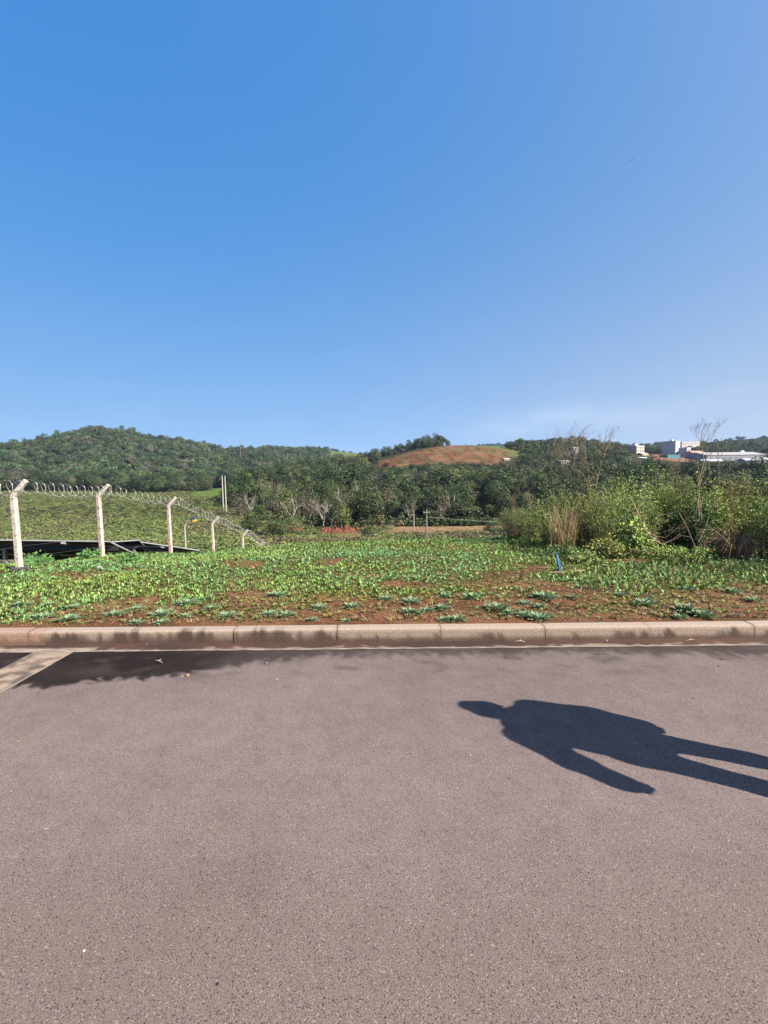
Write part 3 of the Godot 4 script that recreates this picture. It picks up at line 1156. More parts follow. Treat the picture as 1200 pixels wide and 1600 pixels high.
func make_forest() -> void:
	clearings = [[0.205, 131.0, 200.0, 0.02], [0.421, 395.0, 420.0, 0.011], [0.4, 270.0, 312.0, 0.02], [0.505, 240.0, 300.0, 0.02], [0.282, 330.0, 372.0, 0.015], [0.565, 255.0, 520.0, 0.028]]
	var dk := [Color(0.024, 0.038, 0.014), Color(0.034, 0.05, 0.018), Color(0.044, 0.062, 0.024)]
	var md := [Color(0.052, 0.078, 0.026), Color(0.066, 0.094, 0.034), Color(0.042, 0.06, 0.022)]
	var ol := [Color(0.085, 0.105, 0.034), Color(0.068, 0.088, 0.03), Color(0.1, 0.11, 0.045)]
	var tan_ := [Color(0.125, 0.105, 0.075), Color(0.105, 0.092, 0.068), Color(0.09, 0.088, 0.055)]
	var wood := Color(0.1, 0.08, 0.06)
	var spec := [
		["evergreen_tree", lobes_for(1, 9, 2.7, 1.9, 8.2, 1.3, 2.0), 2300, 0.4, dk],
		["evergreen_tree", lobes_for(2, 12, 3.2, 1.7, 7.4, 1.2, 1.9), 2500, 0.41, dk],
		["leafy_tree", lobes_for(3, 10, 2.4, 1.6, 8.6, 1.1, 1.8), 2200, 0.39, md],
		["leafy_tree", lobes_for(4, 11, 2.9, 1.4, 7.2, 1.1, 1.7), 2200, 0.39, md],
		["light_green_tree", lobes_for(5, 10, 1.9, 1.2, 8.4, 0.9, 1.5), 1900, 0.36, ol],
		["dry_tree", lobes_for(6, 11, 2.5, 1.2, 7.8, 0.9, 1.5), 1000, 0.33, tan_],
	]
	for s in spec:
		mid_kinds.append({"called": s[0], "crown": crown(mid_kinds.size() + 60, s[1], s[2], s[3], s[4]).mesh(), "trunk": trunk(mid_kinds.size() + 5, 5.5, 0.17, 5, wood).mesh()})
	for i in 2:
		var r := RandomNumberGenerator.new()
		r.seed = 100 + i
		var mb := MB.new()
		mb.tube([Vector3(0, -0.5, 0), Vector3(0.1, 1.5, 0), Vector3(0, 2.6, 0.1)], [0.2, 0.17, 0.14], 5, Color(0.27, 0.24, 0.2), Color(0.27, 0.24, 0.2))
		for k in 4:
			twigs(mb, r, Vector3(0, 1.6 + k * 0.32, 0.05), Vector3(cos(k * 1.7) * 0.55, 0.9, sin(k * 1.7) * 0.55).normalized(), 2.0, 0.1, 4, Color(0.27, 0.24, 0.2), 0.4)
		mid_kinds.append({"called": "bare_tree", "trunk": mb.mesh()})
	mid_kinds.append({"called": "palm_tree", "crown": palm(4).mesh(), "trunk": trunk(77, 6.4, 0.13, 0, Color(0.17, 0.14, 0.11)).mesh()})

	# the trees of the valley tree line, one by one
	var names_ := ["dark round evergreen", "broad dark evergreen", "green leafy tree", "broad green tree", "slender yellow-green tree", "tan half-dry tree", "bare grey-branched tree", "bare spreading tree"]
	var picked := []
	var z := 131.5
	while z < 176.0:
		var x := -0.3 * z
		while x < 0.62 * z:
			var qx := x + rng.randf_range(-1.8, 1.8)
			var qz := z + rng.randf_range(-2.0, 2.0)
			x += 4.6
			if rng.randf() > wooded(qx, qz) or clear_here(qx, qz):
				continue
			var u := qx / qz
			var kind: int = [0, 1, 2, 0, 1, 3, 2][rng.randi() % 7]
			var dryness := 0.62 if u < -0.06 else (0.3 if u < 0.03 else 0.14)
			if rng.randf() < dryness:
				kind = [4, 5, 6, 7, 5, 5][rng.randi() % 6]
			var sc := rng.randf_range(0.75, 1.3)
			if z < 137.0 and u > 0.0:
				sc *= 0.86
			if kind >= 6:
				sc *= 1.05
			picked.append([u, qx, qz, kind, sc, rng.randf() * TAU, rng.randf_range(0.85, 1.15)])
		z += 5.0
	picked.sort_custom(func(a, b): return a[0] < b[0])
	var tally := {}
	var words_ := ["first", "second", "third", "fourth", "fifth", "sixth", "seventh", "eighth", "ninth", "tenth", "eleventh", "twelfth", "thirteenth", "fourteenth", "fifteenth", "sixteenth", "seventeenth", "eighteenth", "nineteenth", "twentieth"]
	for q in picked:
		var where := "behind the thicket"
		if q[0] < -0.12:
			where = "left of the red mounds"
		elif q[0] < 0.0:
			where = "behind the red mounds"
		elif q[0] < 0.24:
			where = "behind the bare field"
		var row := "front row" if q[2] < 141.0 else ("middle rows" if q[2] < 157.0 else "back rows")
		var key: String = names_[q[3]] + where + row
		tally[key] = tally.get(key, -1) + 1
		var label: String = "%s %s, %s from the left in the %s" % [names_[q[3]], where, words_[mini(tally[key], 19)], row]
		add_tree(q[3], Vector3(q[1], land(q[1], q[2]) - 0.3, -q[2]), q[5], Vector3(q[4], q[4] * q[6], q[4]), label, names_[q[3]] + "s " + where)
	for q in [[701, 132.5, 6, 1.25, "pale bare tree with spreading branches standing out behind the bare field"], [690, 131.5, 7, 1.05, "smaller pale bare tree left against the spreading one behind the bare field"], [676, 133.0, 6, 0.95, "pale bare tree just right of the cross-armed pole"], [640, 132.0, 7, 1.0, "pale bare tree left of the slim pole"], [457, 127.0, 6, 1.15, "tall pale bare tree above the leftmost red mounds"], [505, 126.0, 7, 1.1, "pale bare tree above the low middle red mound"], [518, 127.0, 6, 1.05, "pale bare tree right beside the one above the middle mound"], [533, 126.5, 4, 1.0, "bright yellow-green tree above the highest red mound"], [375, 138.0, 5, 0.9, "rounded tan dry tree right of the twin poles"], [392, 136.0, 7, 1.0, "pale bare tree on the slope right of the twin poles"]]:
		var p := at(q[0], 800, q[1])
		add_tree(q[2], Vector3(p.x, land(p.x, q[1]) - 0.3, p.z), q[0], Vector3(q[3], q[3], q[3]), q[4], "")
	for q in [[499.0, 776.0, 152.0], [454.0, 795.0, 140.0], [588.0, 790.0, 139.0]]:
		var p := at(q[0], q[1], q[2])
		var g := land(p.x, q[2])
		add_tree(8, Vector3(p.x, g, p.z), q[0], Vector3(1.3, 1.3, 1.3), "palm with drooping fronds, " + ("in the middle of the left tree line" if q[0] == 499.0 else ("at the left end above the red mounds" if q[0] == 454.0 else "just left of the bare brown field")), "palms in the valley tree line")
	# trees that stand against the sky on the round hill
	var knoll := [[682, 457, 1.35, 0], [692, 452, 1.2, 1], [671, 459, 1.25, 0], [661, 457, 1.15, 2], [650, 460, 1.15, 0], [640, 457, 1.1, 2], [629, 461, 1.1, 1], [619, 457, 1.0, 0], [609, 460, 1.0, 0], [599, 457, 0.95, 1], [677, 449, 1.0, 3], [664, 449, 0.95, 2], [652, 451, 0.9, 0], [638, 452, 0.9, 0], [624, 454, 0.85, 1], [700, 449, 0.7, 3], [590, 452, 1.0, 0], [581, 448, 1.0, 1], [572, 450, 1.0, 0], [562, 446, 1.0, 2], [608, 448, 0.8, 2], [688, 447, 0.8, 2]]
	knoll.sort_custom(func(a, b): return a[0] < b[0])
	for i in knoll.size():
		var q: Array = knoll[i]
		var p := at(q[0], 700, q[1])
		var s: float = q[2] * 1.15
		add_tree(q[3], Vector3(p.x, land(p.x, -p.z) - 0.9, p.z), q[0], Vector3(s * 1.1, s, s * 1.1), ("tallest dark tree crowning the round hill" if q[0] == 682 else "tree on the wooded round hill above the red bank, %s from the left" % (words_[i] if i < 20 else ["twenty-first", "twenty-second", "twenty-third", "twenty-fourth"][i - 20])), "trees on the crown of the round hill")
	# the rest of the woods reads as one mass; four shapes, thousands of trees
	var far_kinds := []
	for i in 5:
		var cols: Array = [dk, md, md, tan_, ol][i]
		far_kinds.append(crown(200 + i, lobes_for(30 + i, 8, 2.3, 2.0, 6.8, 1.1, 1.8), 420, 0.72, cols).mesh())
	var near_kinds := [mid_kinds[0].crown, mid_kinds[1].crown, mid_kinds[2].crown, mid_kinds[5].crown, mid_kinds[4].crown]
	var places := [[], [], [], [], []]
	var tints := [[], [], [], [], []]
	var npl := [[], [], [], [], []]
	var nti := [[], [], [], [], []]
	z = 176.0
	while z < 1000.0:
		var step := 5.2 if z < 360.0 else 6.6
		var x := -1.05 * z
		while x < 1.0 * z:
			var qx := x + rng.randf_range(-2.4, 2.4)
			var qz := z + rng.randf_range(-2.4, 2.4)
			x += step
			if rng.randf() > wooded(qx, qz) or clear_here(qx, qz):
				continue
			var u := qx / qz
			var v := n_low.get_noise_2d(qx * 2.2, qz * 2.2) + rng.randf_range(-0.3, 0.3)
			var k: int = 0 if v < -0.05 else (1 if v < 0.14 else (3 if v < 0.3 else 4))
			if u < -0.13:
				k = [0, 1, 2, 1, 0, 3, 2][rng.randi() % 7] if v < 0.12 else [3, 1, 2, 4][rng.randi() % 4]
			elif u > 0.05 and k == 3 and rng.randf() < 0.5:
				k = 0
			elif rng.randf() < 0.12:
				k = 4
			var s := 0.65 + 0.95 * pow(rng.randf(), 2.0)
			if u > -0.05 and u < 0.3 and qz > 225.0 and qz < 345.0:
				s = minf(s, 0.85)
			var wide := rng.randf_range(0.9, 1.45)
			if qz > 420.0 and u < -0.13:
				s *= 1.15
			var t := Transform3D(Basis(Vector3.UP, rng.randf() * TAU).scaled(Vector3(s * wide, s * rng.randf_range(0.85, 1.1), s * wide)), Vector3(qx, land(qx, qz) - 1.0, -qz))
			var f := rng.randf_range(0.55, 1.4)
			if k == 0 and rng.randf() < 0.35:
				f *= 0.6
			var tint := Color(f * rng.randf_range(0.88, 1.08), f, f * rng.randf_range(0.95, 1.2))
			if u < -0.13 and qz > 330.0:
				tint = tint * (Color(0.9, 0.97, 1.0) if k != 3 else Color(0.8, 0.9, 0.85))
			if qz < 370.0:
				npl[k].append(t)
				nti[k].append(tint)
			else:
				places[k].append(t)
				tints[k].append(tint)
		z += step
	var words := ["dark evergreen", "mid green", "green", "grey-brown half-dry", "olive green"]
	for k in 5:
		if not npl[k].is_empty():
			stuff("valley_forest", near_kinds[k], veg, npl[k], nti[k], "mass of %s trees covering the slope below the red hill" % words[k], "forest")
		if not places[k].is_empty():
			stuff("hill_forest", far_kinds[k], veg, places[k], tints[k], "far-off mass of %s trees covering the hillsides" % words[k], "forest")
	# plantations and woods on the farthest ridges
	var fp := []
	var ft := []
	for i in 2600:
		var u := rng.randf_range(-0.3, 1.3)
		var qz := rng.randf_range(900.0, 2300.0)
		var qx := u * qz
		var keep := false
		if u < 0.06:
			keep = qz > 1010.0 and qz < 1100.0 and (u > -0.16 and u < -0.075) and n_low.get_noise_2d(qx * 1.2, 0.0) > -0.25
		elif u < 0.32:
			keep = qz > 2000.0
		else:
			keep = qz > 1000.0
		if not keep:
			continue
		var s := rng.randf_range(1.0, 1.6)
		fp.append(Transform3D(Basis(Vector3.UP, rng.randf() * TAU).scaled(Vector3(s * 1.5, s, s * 1.5)), Vector3(qx, land(qx, qz) - 1.0, -qz)))
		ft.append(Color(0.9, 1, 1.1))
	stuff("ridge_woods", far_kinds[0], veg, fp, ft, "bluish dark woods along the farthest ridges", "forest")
	# scrub on the valley floor
	var bush := []
	for i in 3:
		bush.append(crown(300 + i, lobes_for(50 + i, 6, 0.8, 0.25, 0.95, 0.35, 0.6), 90, 0.34, [Color(0.9, 1.0, 0.9), Color(1.1, 1.1, 1.0), Color(0.75, 0.85, 0.7)]).mesh())
	var bp := [[], [], []]
	var bt := [[], [], []]
	z = 36.0
	while z < 345.0:
		var step := 1.15 if z < 70.0 else (1.7 if z < 130.0 else 2.9)
		var x := -1.0 * z
		while x < 0.55 * z:
			var qx := x + rng.randf_range(-0.7, 0.7) * step
			var qz := z + rng.randf_range(-0.7, 0.7) * step
			x += step
			var u := qx / qz
			if field_bare(qx, qz) > 0.1 or (qz > 130.0 and u > -0.25):
				continue
			if u > -0.43 and u < -0.33 and qz > 225.0:
				continue
			if n_low.get_noise_2d(qx * 1.7 + 70.0, qz * 0.9) > 0.24 and qz < 130.0 and rng.randf() < 0.8:
				continue
			if u > -0.28 and u < 0.02 and qz > 100.0 and qz < 122.0 and rng.randf() < 0.6:
				continue
			var v := n_low.get_noise_2d(qx * 2.6, qz * 2.6) + rng.randf_range(-0.18, 0.18)
			var col := Color(0.115, 0.14, 0.045).lerp(Color(0.145, 0.16, 0.06), rng.randf())
			if v > 0.2:
				col = Color(0.11, 0.088, 0.056)
			elif v < -0.22:
				col = Color(0.07, 0.105, 0.035)
			if u > -0.3 and rng.randf() < 0.2:
				col = Color(0.13, 0.105, 0.06)
			if u < -0.3:
				col = col.lerp(Color(0.15, 0.175, 0.06), 0.35)
			var s := rng.randf_range(0.7, 1.25) * (0.8 if qz > 130.0 else 1.0)
			var k := rng.randi() % 3
			bp[k].append(Transform3D(Basis(Vector3.UP, rng.randf() * TAU).scaled(Vector3(s * 1.4, s * 0.85, s * 1.4)), Vector3(qx, land(qx, qz) - 0.15, -qz)))
			bt[k].append(col)
		z += step
	z = 129.5
	while z < 152.0:
		var x := -0.27 * z
		while x < 0.6 * z:
			var qx := x + rng.randf_range(-1.0, 1.0)
			var qz := z + rng.randf_range(-0.8, 0.8)
			x += 1.7
			if field_bare(qx, qz) > 0.1 or clear_here(qx, qz):
				continue
			var col := Color(0.035, 0.055, 0.02).lerp(Color(0.075, 0.095, 0.035), rng.randf())
			if qx < 4.0 and rng.randf() < 0.5:
				col = Color(0.15, 0.12, 0.075).lerp(Color(0.09, 0.095, 0.045), rng.randf())
			var s := rng.randf_range(1.2, 2.4)
			var k := rng.randi() % 3
			bp[k].append(Transform3D(Basis(Vector3.UP, rng.randf() * TAU).scaled(Vector3(s * 1.1, s * 1.2, s * 1.1)), Vector3(qx, land(qx, qz) - 0.2, -qz)))
			bt[k].append(col)
		z += 2.2
	# weeds dotting the bare red bank
	for i in 420:
		var qz := rng.randf_range(355.0, 452.0)
		var qx := rng.randf_range(-0.01, 0.27) * qz
		if red_bank(qx / qz, qz, qx) < 0.3 or n_mid.get_noise_2d(qx * 0.25 + 9.0, qz * 0.1) + rng.randf_range(-0.3, 0.3) < 0.0:
			continue
		var s := rng.randf_range(0.4, 0.9)
		bp[i % 3].append(Transform3D(Basis(Vector3.UP, rng.randf() * TAU).scaled(Vector3(s * 1.6, s * 0.8, s * 1.6)), Vector3(qx, land(qx, qz) - 0.15, -qz)))
		bt[i % 3].append(Color(0.09, 0.09, 0.04) * rng.randf_range(0.6, 1.3))
	for k in 3:
		stuff("scrub", bush[k], veg, bp[k], bt[k], "low green and brownish scrub covering the valley floor", "scrub")
	# larger shrubs on the near valley slope, right of the fence end
	var shrub_at := [[430, 805, 100, 1.5], [404, 790, 118, 1.7], [372, 778, 140, 1.6], [455, 800, 112, 1.4], [392, 800, 106, 1.4], [345, 792, 135, 1.2], [575, 812, 104, 0.9], [770, 812, 106, 1.2], [800, 818, 100, 1.4]]
	for i in shrub_at.size():
		var q: Array = shrub_at[i]
		var p := at(q[0], q[1], q[2])
		var s: float = q[3] * 0.42
		add_tree([3, 2, 5, 4, 2, 5, 2, 3, 4][i], Vector3(p.x, land(p.x, -p.z) - 0.8, p.z), i * 1.3, Vector3(s * 1.4, s, s * 1.4), ["round green shrub on the valley slope right of the fence end", "dense green shrub below the twin poles", "tan dry shrub at the foot of the twin poles", "light green shrub left of the red mounds", "green shrub above the end of the razor wire", "tan shrub left of the twin poles", "small green shrub in front of the bare field's left end", "green shrub at the right end of the bare field", "light green shrub beside the thicket's left end"][i], "shrubs on the near valley slope")


func clear_here(x: float, z: float) -> bool:
	var u := x / z
	for c in clearings:
		if absf(u - c[0]) < c[3] and z > c[1] and z < c[2]:
			return true
	return false


# ---------------------------------------------------------------- town on the right
func house(called: String, label: String, category: String, l: float, r: float, top: float, bottom: float, z: float, depth: float, turn: float, wall: Color, roof: Color, roof_kind: String, cols: int, rows: int, win: Color) -> Node3D:
	var a := at(l, bottom, z)
	var b := at(r, bottom, z)
	var tp := at((l + r) * 0.5, top, z)
	var base := (a + b) * 0.5
	var w := a.distance_to(b)
	var h := tp.y - base.y
	var o := thing(called, label, category, Vector3(base.x, base.y, base.z - depth * 0.5), turn)
	var body := h if roof_kind == "flat" else h * 0.72
	var mb := MB.new()
	mb.box(Transform3D(Basis(), Vector3(0, body * 0.5 - 4.0, 0)), Vector3(w, body + 8.0, depth), wall)
	obj("wall", mb.mesh(), paint, o)
	var rf := MB.new()
	if roof_kind == "flat":
		for e in [[Vector3(0, body + 0.2, depth * 0.5), Vector3(w + 0.3, 0.5, 0.3)], [Vector3(0, body + 0.2, -depth * 0.5), Vector3(w + 0.3, 0.5, 0.3)], [Vector3(w * 0.5, body + 0.2, 0), Vector3(0.3, 0.5, depth - 0.3)], [Vector3(-w * 0.5, body + 0.2, 0), Vector3(0.3, 0.5, depth - 0.3)], [Vector3(0, body + 0.06, 0), Vector3(w - 0.3, 0.1, depth - 0.3)]]:
			rf.box(Transform3D(Basis(), e[0]), e[1], roof)
	else:
		var e := 0.5
		var x0 := -w * 0.5 - e
		var x1 := w * 0.5 + e
		var zf := depth * 0.5 + e
		if roof_kind == "gable_front":
			for s in [-1.0, 1.0]:
				rf.quad(Vector3(s * x1, body, zf), Vector3(s * x1, body, -zf), Vector3(0, h, -zf), Vector3(0, h, zf), roof)
			for s in [-1.0, 1.0]:
				rf.tri(Vector3(x0 + e, body, s * depth * 0.5), Vector3(x1 - e, body, s * depth * 0.5), Vector3(0, h - 0.15, s * depth * 0.5), wall)
		else:
			for s in [-1.0, 1.0]:
				rf.quad(Vector3(x0, body, s * zf), Vector3(x1, body, s * zf), Vector3(x1, h, 0), Vector3(x0, h, 0), roof)
			for s in [x0 + e, x1 - e]:
				rf.tri(Vector3(s, body, -zf + e), Vector3(s, body, zf - e), Vector3(s, h - 0.15, 0), wall)
	obj("roof", rf.mesh(), paint, o)
	for c in cols:
		for q in rows:
			var ww := w / (cols + 0.6) * 0.55
			var wh := body / rows * 0.5
			var p := Vector3(lerpf(-w * 0.5, w * 0.5, (c + 0.5 + 0.1) / (cols + 0.2)), lerpf(0, body, (q + 0.5) / rows), depth * 0.5 + 0.02)
			var m := MB.new()
			m.box(Transform3D(Basis(), p), Vector3(ww, wh, 0.1), win)
			obj("window", m.mesh(), glass_mat(), o)
	return o


var glassy: StandardMaterial3D


func glass_mat() -> StandardMaterial3D:
	if glassy == null:
		glassy = StandardMaterial3D.new()
		glassy.vertex_color_use_as_albedo = true
		glassy.roughness = 0.15
	return glassy


func make_town() -> void:
	var white := Color(0.4, 0.395, 0.375)
	var dark := Color(0.06, 0.065, 0.075)
	var a := house("apartment_block", "white five-storey apartment block with a rooftop box, left side of the town", "building", 985.5, 1006.5, 697, 722, 500, 13, 0.55, Color(0.33, 0.33, 0.3), white, "flat", 3, 5, dark)
	var m := MB.new()
	m.box(Transform3D(Basis(), Vector3(0, 19.3, 0)), Vector3(5, 2.8, 4), Color(0.4, 0.395, 0.375))
	obj("rooftop_box", m.mesh(), paint, a)
	var t := house("tower_block", "pale tower block with bright right face, second tall building from the left", "building", 1043.5, 1064, 689.5, 714, 560, 15, 0.7, Color(0.34, 0.355, 0.38), white, "flat", 4, 6, Color(0.3, 0.32, 0.36))
	m = MB.new()
	m.box(Transform3D(Basis(), Vector3(0, 20.5, 0)), Vector3(4, 2.4, 4), Color(0.5, 0.5, 0.5))
	obj("rooftop_box", m.mesh(), paint, t)
	house("long_white_building", "long white building on the ridge behind the tower block", "building", 1063, 1093, 690.5, 702, 640, 18, 0.1, Color(0.42, 0.415, 0.4), white, "flat", 7, 2, Color(0.25, 0.26, 0.28))
	house("blue_sided_hall", "white-fronted hall with deep blue sides below the long white building", "building", 1073, 1088, 697, 713, 545, 18, -0.5, Color(0.08, 0.13, 0.33), Color(0.12, 0.18, 0.4), "gable_front", 2, 1, Color(0.6, 0.6, 0.6))
	house("white_gable_house", "small bright white house with a plain front beside the blue hall", "house", 1068, 1079, 700, 713, 520, 9, 0.5, white, Color(0.55, 0.55, 0.56), "flat", 2, 2, dark)
	house("terracotta_house", "low house with pink terracotta roof left of the long warehouse", "house", 1079, 1101, 704, 715, 505, 10, 0.2, Color(0.4, 0.24, 0.19), Color(0.36, 0.2, 0.16), "side", 3, 1, dark)
	var wh := house("warehouse", "long warehouse with a pale grey metal roof at the right edge", "warehouse", 1101, 1197, 705.5, 724, 470, 32, 0.06, Color(0.2, 0.215, 0.24), Color(0.27, 0.26, 0.255), "side", 9, 1, Color(0.13, 0.14, 0.17))
	m = MB.new()
	m.box(Transform3D(Basis(), Vector3(19, 12.6, 0)), Vector3(3.4, 2.2, 3.4), Color(0.6, 0.6, 0.6))
	obj("roof_vent", m.mesh(), paint, wh)
	house("grey_shed", "light grey shed in front of the warehouse's right end", "shed", 1168, 1215, 715, 730, 440, 14, -0.1, Color(0.25, 0.265, 0.29), Color(0.3, 0.3, 0.31), "side", 4, 1, Color(0.16, 0.17, 0.19))
	house("netted_building", "building wrapped in teal green construction netting beside the earth bank", "building", 1040, 1062, 711, 727, 480, 12, 0.15, Color(0.06, 0.16, 0.16), Color(0.1, 0.2, 0.2), "flat", 4, 2, Color(0.09, 0.2, 0.24))
	house("grey_sheds", "pale blue-grey shed with a low metal roof below the apartment block", "shed", 986, 1014, 714, 729, 455, 14, -0.2, Color(0.32, 0.35, 0.42), Color(0.4, 0.43, 0.5), "side", 4, 1, Color(0.2, 0.2, 0.23))
	house("pale_sheds", "small pale shed right of the netted building", "shed", 1063, 1082, 720, 730, 450, 10, 0.3, Color(0.4, 0.42, 0.42), Color(0.5, 0.52, 0.52), "side", 3, 1, dark)
	house("blue_roof_shed", "shed with a blue-grey roof behind the forked sapling", "shed", 1100, 1130, 717, 731, 445, 12, -0.1, Color(0.25, 0.27, 0.33), Color(0.3, 0.32, 0.38), "side", 4, 1, dark)
	house("cream_house", "small cream house at the top of the earth bank", "house", 1000, 1013, 707, 716, 490, 8, 0.4, Color(0.5, 0.4, 0.3), Color(0.45, 0.3, 0.23), "side", 2, 1, dark)
	house("low_white_house", "low white house on the wooded hill above the bare saplings", "house", 894, 903, 699.5, 704, 420, 7, 0.3, Color(0.24, 0.235, 0.225), Color(0.5, 0.46, 0.42), "flat", 3, 1, dark)
	house("pink_walled_house", "pale pink house among the trees behind the bare saplings", "house", 876, 889, 719, 726, 312, 7, 0.1, Color(0.5, 0.4, 0.35), Color(0.42, 0.35, 0.3), "side", 3, 1, dark)
	house("white_roof_house", "house with a white metal roof half sunk in dark trees", "house", 944, 963, 727, 737, 300, 7, -0.2, Color(0.3, 0.29, 0.28), Color(0.6, 0.6, 0.6), "side", 2, 1, dark)
	house("brick_house", "small red brick house with a white window in the dark forest", "house", 737, 749, 766, 780, 200, 4, 0.2, Color(0.16, 0.06, 0.04), Color(0.12, 0.06, 0.045), "side", 2, 1, Color(0.4, 0.39, 0.37))
	house("hill_house", "tiny white house at the right foot of the red bank", "house", 787, 796, 716, 722, 372, 5, 0.3, white, Color(0.4, 0.36, 0.33), "side", 2, 1, dark)


func pole(called: String, label: String, category: String, px: float, top: float, z: float, w: float, col: Color, arm: bool, group: String = "") -> Node3D:
	var p := at(px, top, z)
	var g := land(p.x, z)
	var o := thing(called, label, category, Vector3(p.x, g, p.z), 0.0, group)
	var mb := MB.new()
	var h := p.y - g
	mb.tube([Vector3(0, -0.8, 0), Vector3(0, h * 0.5, 0), Vector3(0, h, 0)], [w * 0.62, w * 0.52, w * 0.4], 8, col, col)
	mb.tube([Vector3(0, h, 0), Vector3(0, h + 0.02, 0)], [w * 0.4, 0.01], 8, col, col)
	obj("shaft", mb.mesh(), conc(), o)
	if arm:
		var a := MB.new()
		a.box(Transform3D(Basis(), Vector3(0, h - 0.35, 0.12)), Vector3(0.9, 0.09, 0.09), Color(0.25, 0.24, 0.22))
		obj("cross_arm", a.mesh(), paint, o)
		for s in [-0.4, 0.0, 0.4]:
			var i := MB.new()
			i.tube([Vector3(s, h - 0.32, 0.12), Vector3(s, h - 0.2, 0.12), Vector3(s, h - 0.12, 0.12)], [0.05, 0.06, 0.03], 6, Color(0.3, 0.28, 0.26), Color(0.3, 0.28, 0.26))
			obj("insulator", i.mesh(), paint, o)
	return o


func make_poles() -> void:
	var c := Color(0.36, 0.34, 0.32)
	pole("utility_pole", "tall bare concrete pole, left one of the close pair beyond the fence", "pole", 346.8, 743, 150, 0.36, c, false, "twin poles on the slope")
	pole("utility_pole", "bare concrete pole, right one of the close pair beyond the fence", "pole", 351.2, 743.5, 147, 0.36, c, false, "twin poles on the slope")
	var g := Color(0.2, 0.19, 0.18)
	pole("utility_pole", "slim pole standing on the bare brown field", "pole", 646.5, 797, 117, 0.3, Color(0.27, 0.25, 0.23), false)
	pole("utility_pole", "thicker grey pole with a cross arm, nearest pole at the crest of the lot", "pole", 666.5, 797, 62, 0.22, g, true)
	var a := at(667, 808, 62)
	var b := at(1010, 823, 120)
	var mb := MB.new()
	var pts := []
	var rad := []
	for i in 21:
		var t := i / 20.0
		pts.append(a.lerp(b, t) + Vector3(0, -0.9 * sin(PI * t) * 0.6, 0))
		rad.append(0.012)
	mb.tube(pts, rad, 4, Color(0.3, 0.3, 0.28), Color(0.3, 0.3, 0.28))
	tag(obj("power_cable", mb.mesh(), paint), "thin pale cable running right from the cross-armed pole", "cable")
	# street lamp below the fence
	var top := at(289.5, 813, 45)
	var gl := land(top.x, 45)
	var lamp := thing("street_lamp", "grey street lamp with curved arm and small yellow and blue head beyond the fence", "street lamp", Vector3(top.x, gl, top.z))
	var h := top.y - gl
	var s := MB.new()
	s.tube([Vector3(-0.1, -0.5, 0), Vector3(-0.1, h * 0.5, 0), Vector3(-0.1, h - 0.55, 0)], [0.085, 0.075, 0.065], 8, c, c)
	obj("shaft", s.mesh(), conc(), lamp)
	var ar := MB.new()
	var ap := []
	var arr := []
	for i in 9:
		var t := i / 8.0
		ap.append(Vector3(-0.1 + 0.85 * pow(t, 1.6), h - 0.9 + 1.02 * sin(t * PI * 0.5), 0))
		arr.append(0.055 - 0.02 * t)
	ar.tube(ap, arr, 6, c, c)
	obj("arm", ar.mesh(), conc(), lamp)
	var hd := MB.new()
	hd.block(Transform3D(Basis(), Vector3(0.9, h + 0.0, 0)), Vector3(0.36, 0.26, 0.24), 0.04, Color(0.5, 0.32, 0.04))
	var head := obj("lamp_head", hd.mesh(), paint, lamp)
	var cap := MB.new()
	cap.block(Transform3D(Basis.from_euler(Vector3(0, 0, -0.1)), Vector3(0.88, h + 0.22, 0)), Vector3(0.46, 0.16, 0.34), 0.04, Color(0.03, 0.06, 0.14))
	obj("solar_cap", cap.mesh(), paint, head)
	# small masts against the sky
	for q in [[375.0, 690.0, 640.0, "thin mast on the wooded shoulder of the left hill"], [853.5, 678.0, 560.0, "thin mast above the trees left of the bare saplings"]]:
		var p := at(q[0], q[1], q[2])
		var gg := land(p.x, q[2])
		var m := MB.new()
		m.tube([Vector3(0, -1, 0), Vector3(0, p.y - gg, 0)], [0.3, 0.22], 6, Color(0.2, 0.2, 0.2), Color(0.2, 0.2, 0.2))
		var o := obj("mast", m.mesh(), paint)
		o.position = Vector3(p.x, gg, p.z)
		tag(o, q[3], "mast")


func lump(sd: int, r: Vector3, col: Color, col2: Color, seg: int = 14, rings: int = 7) -> MB:
	var n := FastNoiseLite.new()
	n.seed = sd
	n.frequency = 0.9
	n.fractal_octaves = 4
	var mb := MB.new()
	for j in rings + 1:
		var e := lerpf(-0.35, PI * 0.5, float(j) / rings)
		for i in seg + 1:
			var t := TAU * (i % seg) / seg
			var d := Vector3(cos(t) * cos(e), sin(e), sin(t) * cos(e))
			var k := 1.0 + 0.5 * n.get_noise_3d(d.x * 1.6, d.y * 1.6, d.z * 1.6)
			mb.v.append(d * r * k)
			mb.n.append((d / r).normalized())
			mb.c.append(col.lerp(col2, clampf(0.5 + n.get_noise_3d(d.x * 5, d.y * 5, d.z * 5), 0, 1)))
	for j in rings:
		for i in seg:
			var a := j * (seg + 1) + i
			mb.ix.append(a); mb.ix.append(a + 1); mb.ix.append(a + seg + 1)
			mb.ix.append(a + 1); mb.ix.append(a + seg + 2); mb.ix.append(a + seg + 1)
	return mb


